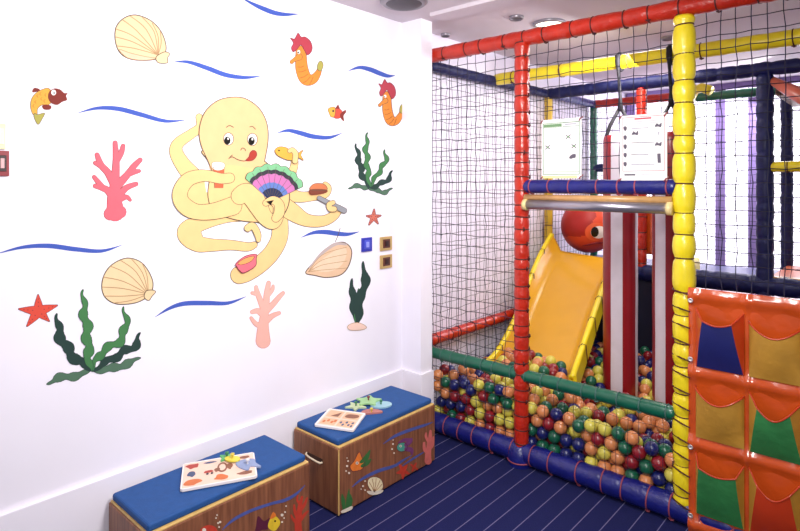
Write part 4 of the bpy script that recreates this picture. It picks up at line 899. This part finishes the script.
# ------------------------------------------------------------------ balls
BALL_R = .0395
BALLS = '1680,55,252,2;1642,55,321,3;1681,55,168,3;1613,55,209,4;1574,55,279,2;1455,57,349,4;1535,55,348,0;1375,57,350,1;1695,111,305,4;1533,55,211,2;1494,55,280,4;1414,55,281,0;1291,55,348,1;1453,55,212,0;1374,55,212,1;1335,55,281,2;1492,297,322,0;1602,372,336,0;1294,55,213,0;1215,55,326,4;1215,55,213,3;1413,295,322,0;1135,55,213,3;1333,275,331,0;1015,55,281,2;1095,55,281,0;1140,85,340,0;1055,84,343,3;975,55,350,0;1522,370,337,0;1056,55,213,4;976,55,212,3;936,56,280,0;718,55,332,4;658,54,210,1;1254,257,334,2;725,55,411,0;609,55,334,4;578,55,209,2;568,67,401,4;1533,55,130,4;1254,94,269,0;487,58,400,1;1453,55,130,0;964,206,376,0;1612,55,130,0;499,55,209,1;529,55,333,2;1055,291,389,0;285,55,273,2;738,54,210,1;1175,250,334,1;281,55,353,3;467,54,282,1;1130,180,349,1;1294,55,130,1;419,55,209,2;876,126,378,0;1051,178,350,4;1374,55,130,0;648,71,401,3;425,55,350,3;201,55,275,0;1215,55,130,3;895,55,349,1;385,55,281,2;618,94,266,0;1263,1069,286,0;130,55,390,0;1056,54,130,4;1750,55,290,0;354,81,372,3;201,55,355,4;975,789,352,4;1749,55,210,1;858,200,403,1;1344,353,337,1;1135,55,130,3;221,122,392,0;340,55,215,3;242,61,207,3;163,54,205,3;255,208,408,0;896,55,211,4;130,55,311,0;935,1003,366,1;130,132,411,2;976,54,130,4;1175,94,269,1;775,452,462,4;719,663,475,1;527,207,412,1;698,94,266,1;1185,1316,342,0;658,55,130,0;538,95,265,0;1608,262,290,2;970,284,393,4;895,926,353,0;366,165,385,0;1254,337,334,4;1072,1705,349,2;499,55,130,0;579,55,130,2;1671,187,301,3;616,228,410,1;696,459,458,1;738,55,130,0;958,132,349,4;678,534,480,0;417,55,130,1;1750,55,130,3;873,277,397,0;829,1109,388,2;258,55,129,4;337,55,130,2;897,55,130,3;1175,329,334,0;1611,151,228,1;1095,331,334,0;1411,388,311,3;1106,1423,382,3;868,1192,378,4;1532,336,266,3;775,715,435,4;1248,1145,302,1;1380,450,349,1;808,520,436,2;1534,120,301,1;1460,450,345,0;967,944,324,1;892,476,438,0;1020,1784,364,4;1215,134,326,4;775,592,446,2;130,55,130,1;401,506,448,1;414,587,466,0;1561,410,280,0;816,651,411,3;1572,111,170,3;1298,130,325,1;1572,191,285,3;358,255,393,3;519,721,468,2;1493,110,171,2;1026,826,304,3;1640,412,279,1;432,226,386,2;1413,110,171,0;897,228,340,1;1197,1206,296,3;1682,122,210,2;464,457,445,0;1617,128,304,4;792,1257,387,2;1684,348,296,2;1542,454,344,0;333,111,301,1;310,741,441,0;194,99,147,2;1691,95,92,1;1261,474,292,3;520,130,395,2;1259,1234,337,3;1175,109,171,1;1141,1467,326,3;293,140,364,3;1334,110,171,1;782,1350,382,3;130,208,386,3;1254,109,171,2;1454,120,301,4;663,112,335,4;1228,456,363,1;618,147,391,1;1277,1006,239,0;1627,463,338,3;547,788,436,4;1181,473,299,1;1102,466,306,2;1611,178,153,2;1532,257,266,2;218,394,362,0;704,1513,384,3;1096,109,171,2;1612,337,265,1;1016,250,334,2;1095,250,334,3;1016,110,171,2;1095,133,295,2;1146,1383,326,0;482,545,460,0;1135,149,227,1;1375,121,302,2;778,267,397,0;1452,335,265,2;696,598,435,2;624,752,430,0;937,294,321,1;1007,328,339,0;1027,442,316,0;703,1434,384,2;783,1430,383,1;1056,149,227,0;1215,149,228,1;797,55,333,1;1016,133,294,2;1149,452,369,2;443,147,382,0;539,431,447,4;937,110,170,0;1373,335,265,1;411,124,312,0;607,676,445,1;1141,1547,327,3;710,1598,381,0;297,107,174,2;698,111,170,0;705,144,395,1;1319,939,248,1;1493,136,95,2;937,188,284,4;1294,334,265,3;467,125,246,1;891,1079,350,3;458,111,168,2;905,346,373,1;873,880,292,0;1223,1080,218,2;1186,1098,286,2;539,111,170,4;1532,177,152,4;917,798,299,2;1344,1036,270,1;860,1002,340,4;501,282,404,0;618,111,170,0;856,55,280,2;1418,489,289,2;636,1700,359,3;1334,135,96,4;377,110,172,1;897,149,227,1;976,149,227,0;1532,150,227,0;895,121,301,4;569,123,333,1;1453,256,265,4;424,304,399,4;559,588,475,2;130,369,361,0;980,1840,325,3;1414,135,96,1;1688,164,142,1;1453,176,152,4;658,150,226,1;1647,222,234,0;739,133,324,1;779,187,397,0;1229,779,296,2;1276,1162,230,1;237,113,314,0;130,740,349,3;1015,1619,343,0;130,134,108,1;1614,177,40,0;1373,176,152,4;579,151,225,3;1453,150,227,0;777,94,267,0;1294,149,228,0;1481,409,280,4;1338,489,294,0;277,130,248,2;591,516,465,1;1145,1281,283,2;1254,135,96,2;1582,128,93,3;857,110,170,0;1294,176,152,3;1572,217,96,1;1095,215,209,1;1334,215,209,1;1413,216,209,0;490,123,322,1;962,1089,384,1;789,1177,386,1;200,189,354,3;322,667,414,2;936,136,95,0;1492,216,209,0;1135,254,265,1;1011,580,265,4;1213,559,311,3;130,120,266,1;253,188,295,0;869,1271,377,3;162,121,339,1;1060,1840,324,3;129,174,40,2;263,169,40,1;342,179,40,4;421,180,40,1;500,179,40,1;659,178,40,3;738,177,40,0;897,176,40,0;976,176,40,3;1056,175,40,0;1135,175,40,3;1215,175,40,2;1294,175,40,1;1374,176,40,0;1453,176,40,3;1535,174,40,4;1691,155,40,0;1751,207,40,1;1532,256,40,1;1611,257,40,1;1691,258,40,1;1751,620,39,0;1750,777,40,2;1734,1259,40,3;1750,1337,40,0;1750,1464,40,3;1750,1577,40,3;1751,1841,40,3;857,217,96,4;937,216,96,4;1016,216,96,2;1095,215,96,0;1175,215,96,3;1254,215,96,0;1334,215,96,2;1413,216,96,4;1492,216,96,2;1652,218,97,0;1750,150,95,0;1751,310,40,4;1751,402,40,0;1750,540,40,2;1750,587,112,1;1750,699,40,0;1750,856,40,2;1750,935,40,0;1750,1014,40,0;1750,1093,40,1;1463,1157,103,0;1750,1173,40,0;1750,1297,108,2;1750,1719,40,3;130,95,39,0;209,95,40,1;289,94,39,1;368,94,39,2;500,95,40,1;579,95,40,4;658,95,40,1;738,95,40,0;817,95,40,2;897,95,40,0;976,95,40,2;1056,95,40,1;1135,95,40,4;1215,95,40,1;1294,95,40,2;1374,95,40,0;1453,95,40,1;1533,95,40,0;1631,95,40,3;1750,94,39,1;205,155,92,0;302,140,102,0;381,143,100,1;460,137,94,2;539,137,94,0;619,136,94,2;698,136,95,2;777,136,95,0;857,136,95,2;1016,135,96,0;1095,135,96,0;1175,135,96,2;130,214,108,0;342,261,155,3;421,262,154,1;1056,255,152,1;1135,255,152,3;1294,255,152,0;1373,255,152,2;1452,256,152,0;1727,280,109,0;1750,356,105,4;1750,471,79,2;1750,521,155,0;1750,655,153,0;1599,722,170,4;1737,738,108,2;1689,860,144,3;1417,903,175,0;1751,817,119,2;1750,895,109,1;1750,978,110,0;1020,1012,168,1;1102,1029,165,2;1354,1046,170,1;1443,1045,165,1;1523,1043,163,0;1727,1054,105,3;1026,1111,152,2;1105,1107,151,3;1344,1125,165,1;1434,1124,169,3;1519,1123,162,1;1695,1098,162,2;1750,1129,110,2;1027,1190,152,3;1153,1197,168,1;1391,1197,175,0;1470,1195,173,0;1750,1218,105,0;1511,1265,178,0;1750,1521,96,3;1751,1642,110,0;817,55,130,1;179,181,162,3;258,182,153,2;341,182,156,1;421,182,156,1;500,177,150,0;579,177,150,0;658,177,151,0;738,177,151,1;817,177,152,1;897,176,152,3;976,176,152,0;1056,176,152,0;1135,176,152,0;1215,176,152,0;1751,123,170,0;858,295,209,0;189,332,142,1;1650,377,208,0;1750,297,183,4;1061,436,244,1;1141,438,240,4;1220,442,233,2;1299,446,225,2;1440,448,224,1;1520,449,223,4;1598,461,231,0;1750,376,185,2;1054,513,262,0;1618,537,233,2;1710,530,223,2;854,572,274,0;1091,584,258,0;1488,691,237,0;1567,694,237,0;1681,741,223,0;1711,667,222,1;1416,724,246,4;1750,728,185,1;1414,804,248,1;1750,806,198,1;1681,925,189,0;1633,984,211,2;976,1000,241,2;1317,976,177,0;1688,1001,156,0;986,1072,209,2;1061,1095,222,4;1139,1109,223,2;1303,1083,219,1;1394,1085,226,4;1485,1109,232,0;1576,1076,225,0;1681,1047,221,3;1750,1044,180,1;987,1151,208,0;1087,1167,200,1;1197,1163,229,4;1354,1153,239,1;1431,1168,237,1;1573,1155,228,0;1646,1123,221,0;1750,1084,249,4;1264,1241,226,1;1346,1232,232,4;1472,1236,241,0;1551,1231,238,0;1630,1237,241,0;1691,1188,225,1;1750,1222,185,0;1548,1310,234,0;1750,1301,189,1;1750,1369,140,1;1751,1445,118,0;1751,1581,161,1;1751,1796,131,2;129,124,187,1;778,110,170,0;138,190,229,1;221,205,224,0;297,221,209,1;738,150,226,4;817,149,227,2;937,215,208,3;1016,215,208,0;1175,215,209,0;1254,215,209,1;1572,217,209,1;818,255,265,2;977,254,265,1;1056,290,278,2;1135,334,265,2;1214,334,265,4;1681,306,228,1;1751,213,143,1;898,335,265,3;1047,368,283,0;1146,399,309,0;1225,404,302,1;1304,408,295,0;1370,427,255,3;1750,335,253,3;1499,491,288,1;1577,505,293,0;1665,487,273,0;1751,454,199,0;197,534,318,0;736,442,339,1;815,440,346,2;1134,558,320,0;1291,570,303,0;1370,562,296,2;1449,568,296,0;1529,569,295,0;1615,588,295,0;1674,599,243,1;1750,482,273,0;1002,525,322,1;1056,594,329,1;1166,645,305,3;1246,639,303,1;1326,641,302,4;1433,656,283,2;1529,648,290,3;1632,665,273,2;1750,598,220,1;1052,671,310,3;1121,711,304,2;1281,710,302,4;1321,732,236,2;1466,764,293,2;1544,767,258,0;1619,743,272,3;1699,704,291,1;130,703,279,0;925,660,300,0;1038,748,295,0;1132,787,274,0;1277,799,236,2;1345,790,285,0;1477,769,214,0;1587,833,256,3;1624,791,199,1;1750,756,260,0;1269,877,248,0;1346,834,218,0;1630,900,244,1;1682,841,221,3;801,721,300,4;1750,885,188,2;714,878,288,0;794,879,290,1;951,916,233,1;1750,965,189,1;743,960,279,0;934,1039,295,2;1688,956,262,3;867,1112,265,2;946,1112,265,0;1022,1119,287,1;1101,1107,293,0;1431,1110,291,2;1531,1101,297,1;1617,1029,275,4;1750,1005,258,3;1750,1144,197,0;948,1191,265,1;1037,1191,257,4;1128,1177,267,1;1312,1194,293,1;1391,1181,304,1;1509,1173,273,3;1610,1107,290,4;1692,1038,300,1;1750,1165,273,4;1225,1280,283,2;1306,1276,284,0;1405,1259,278,3;1512,1276,296,1;1590,1264,304,0;1683,1194,304,4;1750,1244,261,0;1108,1349,265,2;1187,1348,265,1;1267,1348,265,3;1425,1353,276,1;1504,1356,282,0;1608,1338,279,0;1683,1283,278,0;1750,1323,265,2;1750,1426,196,3;1413,1512,270,2;1750,1502,173,4;1582,1622,242,3;1667,1615,239,2;1750,1637,235,3;1750,1717,138,0;1726,1840,192,0;817,54,210,2;201,128,220,4;392,149,239,0;1374,149,227,3;623,168,295,1;857,189,283,2;1056,210,277,3;1214,255,265,2;1294,255,265,3;1373,255,265,1;1720,192,214,0;543,274,337,1;622,263,335,2;858,295,321,0;1750,255,251,1;511,344,355,1;938,387,309,0;1293,510,356,1;1714,405,249,1;445,379,382,1;570,403,379,2;671,445,384,1;736,407,410,4;818,403,416,3;886,423,379,4;421,455,378,2;568,484,396,2;646,523,408,1;730,520,420,3;776,508,357,1;141,580,351,2;538,557,405,2;748,581,372,1;960,731,299,0;199,768,318,0;130,830,345,0;881,726,299,1;130,909,331,2;758,794,297,3;837,795,298,2;952,870,299,1;752,918,346,4;823,960,281,0;207,1052,330,2;340,1071,321,0;427,1078,323,3;818,1067,322,2;1005,1053,328,4;589,1140,330,4;669,1139,330,2;748,1138,330,3;828,1153,321,2;907,1152,321,2;983,1155,346,0;273,1228,329,1;352,1238,321,4;431,1237,321,0;511,1237,321,4;588,1219,331,1;670,1218,329,1;749,1217,329,0;989,1230,321,1;1086,1233,305,0;1355,1243,338,2;1461,1219,318,4;1539,1212,335,4;1603,1186,296,2;1689,1117,288,1;130,1412,305,3;258,1306,316,1;353,1318,321,2;432,1317,321,1;512,1316,321,3;1069,1309,321,0;1227,1381,326,1;1297,1334,337,0;1387,1316,335,2;1466,1320,343,4;1554,1329,338,0;1656,1256,348,2;1742,1280,331,3;1101,1428,270,0;1503,1434,273,3;1590,1415,283,3;1683,1362,291,1;1705,1364,214,1;1337,1504,291,4;1459,1477,324,1;1558,1488,293,4;1326,1594,320,0;1471,1581,317,3;1550,1585,306,1;1629,1583,302,3;1719,1554,229,3;1055,1658,287,0;1134,1702,299,3;1750,1766,239,2;819,131,323,3;1175,188,284,2;1254,188,284,4;1334,189,284,0;1413,189,284,2;1493,190,284,3;1751,124,250,1;130,267,333,0;238,259,350,0;305,217,348,0;495,211,340,0;665,199,355,0;818,228,340,2;1750,189,295,0;191,322,340,3;588,302,396,2;667,287,395,3;193,381,287,3;281,461,344,2;537,352,430,4;668,367,396,4;738,334,378,2;818,333,378,4;988,399,370,0;130,429,310,0;353,423,407,0;321,335,399,0;621,415,438,1;130,501,344,1;254,608,356,2;356,501,383,3;854,503,374,0;334,590,400,1;616,597,420,1;826,577,384,1;151,664,350,0;470,607,411,2;532,651,433,1;384,711,439,2;457,680,439,1;696,719,423,4;846,654,299,4;198,865,368,0;335,807,405,3;142,987,329,2;396,846,439,0;832,852,354,0;130,1065,317,1;781,994,340,1;177,1126,335,2;506,1078,324,4;588,1012,330,1;660,1047,325,0;739,1059,322,1;130,1220,307,2;257,1152,314,3;351,1159,321,2;430,1158,321,0;510,1157,321,1;629,1179,386,3;709,1178,386,1;949,1214,387,0;1065,1163,338,1;130,1284,355,0;197,1242,345,2;306,1284,375,0;392,1278,377,0;471,1277,377,0;552,1276,376,1;630,1262,383,4;710,1258,386,1;989,1310,321,1;902,1390,326,4;1061,1388,326,0;902,1469,327,3;982,1469,326,3;1221,1467,326,0;1300,1449,335,3;1377,1395,332,1;1456,1398,334,1;1535,1406,340,1;1651,1421,333,2;1750,1403,272,0;982,1548,327,4;1221,1547,326,3;1294,1529,353,2;1396,1558,332,2;1517,1525,350,4;1596,1532,353,3;1711,1519,310,0;1750,1484,250,2;816,1687,362,3;936,1701,342,2;1142,1627,326,3;1195,1707,350,0;1253,1618,343,2;1346,1673,343,4;1416,1634,338,2;1533,1662,311,3;1613,1660,313,3;1688,1635,313,1;1750,1587,297,0;514,1775,334,3;941,1773,308,1;1020,1739,299,3;1099,1773,308,3;1258,1738,298,1;1496,1728,287,4;1597,1735,293,1;1709,1784,305,1;1750,1705,290,2;130,1840,312,1;1750,1840,267,4;836,55,402,2;779,108,389,0;711,223,415,0;130,1421,384,2;186,1375,346,1;283,1361,368,1;381,1357,384,2;460,1356,385,4;540,1354,385,0;620,1352,385,2;703,1351,381,0;862,1350,383,1;981,1389,326,2;196,1460,364,3;299,1440,380,0;382,1437,384,2;462,1435,384,3;541,1434,385,0;621,1435,388,0;862,1430,383,2;942,1429,383,1;174,1555,335,3;288,1550,380,2;385,1516,382,3;465,1515,383,4;545,1514,383,2;624,1514,384,4;783,1510,383,2;863,1509,383,3;943,1509,383,4;1061,1468,326,3;130,1683,348,0;199,1637,338,3;355,1630,354,1;466,1598,380,0;546,1596,381,2;625,1597,381,4;816,1581,399,1;856,1620,343,3;935,1620,343,3;130,1756,317,2;262,1719,324,1;353,1730,336,3;488,1698,373,3;559,1710,340,0;739,1783,350,3;823,1767,357,0;899,1779,376,3;1140,1780,376,3;1244,1777,366,3;1272,1693,362,3;1379,1744,365,3;1460,1699,352,4;1541,1764,342,0;1673,1713,309,0;1750,1661,356,3;179,1840,375,3;198,1800,309,0;289,1793,335,3;389,1801,339,3;458,1840,345,1;558,1840,321,3;638,1840,323,4;821,1840,327,1;901,1840,324,1;1139,1840,324,1;1298,1805,314,2;1378,1804,314,2;1459,1800,310,3;1544,1840,318,0;1632,1803,313,3;1747,1840,346,3'
BCOL = [('orange', '#cf8350'), ('yellow', '#cfc350'), ('red', '#861a24'), ('blue', '#161d5e'), ('green', '#155a40')]
def balls():
    if not BALLS: return
    import bmesh
    ms = []
    for nm, hx in BCOL:
        bm = bmesh.new(); bmesh.ops.create_uvsphere(bm, u_segments=20, v_segments=12, radius=BALL_R); me = bpy.data.meshes.new('pit_ball'); bm.to_mesh(me); bm.free()
        for p in me.polygons: p.use_smooth = True
        me.materials.append(mat('ball_'+nm, hx, .3, .05, 6, coat=.15)); ms.append(me)
    recs = [r.split(',') for r in BALLS.split(';')]
    rest = MB(); import itertools
    for i, r in enumerate(recs):
        x, y, z = (int(q)/1000 for q in r[:3]); c = int(r[3])
        if i < 300:
            o = bpy.data.objects.new('pit_ball', ms[c]); C.objects.link(o); o.location = (x, y, z); o.rotation_euler = (i*1.1, i*.7, 0)
            tag(o, BCOL[c][0]+' plastic ball in the heap of the ball pit', 'ball', BCOL[c][0]+' balls in the ball pit')
        else:
            n, m = 14, 9; prof = [(max(.0003, BALL_R*math.sin(PI*k/m)), -BALL_R*math.cos(PI*k/m)) for k in range(m+1)]
            rest.lathe(prof, mat('ball_'+BCOL[c][0], '#ffffff'), n, (x, y, z))
    o = rest.build('pit_balls'); o['kind'] = 'stuff'; tag(o, 'the deeper and farther plastic balls of the ball pit', 'balls')
balls()

# ------------------------------------------------------------------ lights
def area(name, loc, tgt, size, power, col=(1, 1, 1)):
    l = bpy.data.lights.new(name, 'AREA'); l.size = size; l.energy = power; l.color = col
    o = bpy.data.objects.new(name, l); C.objects.link(o); o.location = loc; o.rotation_euler = (Vector(tgt)-Vector(loc)).to_track_quat('-Z', 'Y').to_euler(); return o
area('key_light', (1.9, -1.7, 2.5), (0, -1.25, 1.35), .6, 56, (1, .985, .98))
area('flash_light', (3.0, -3.5, 2.3), (1.2, .6, .9), .3, 50, (1, .97, .93))
area('play_area_light', (1.0, 1.5, 2.9), (1.0, 1.4, 0), .7, 16, (1, .93, .85))
area('side_wall_fill', (1.3, .75, 2.55), (0, .9, 1.7), .5, 16, (1, .98, 1))  # added fill without a fitting, brightens the side wall behind the net
area('back_light', (1.8, 3.6, 2.7), (1.2, 3.2, 1.5), 1.2, 75, (.96, .94, 1))
w = bpy.data.worlds.new('world'); bpy.context.scene.world = w; w.use_nodes = True
w.node_tree.nodes['Background'].inputs[0].default_value = (.75, .72, .95, 1); w.node_tree.nodes['Background'].inputs[1].default_value = .36
sc = bpy.context.scene; sc.view_settings.view_transform = 'Standard'; sc.view_settings.look = 'Medium High Contrast' if False else 'None'
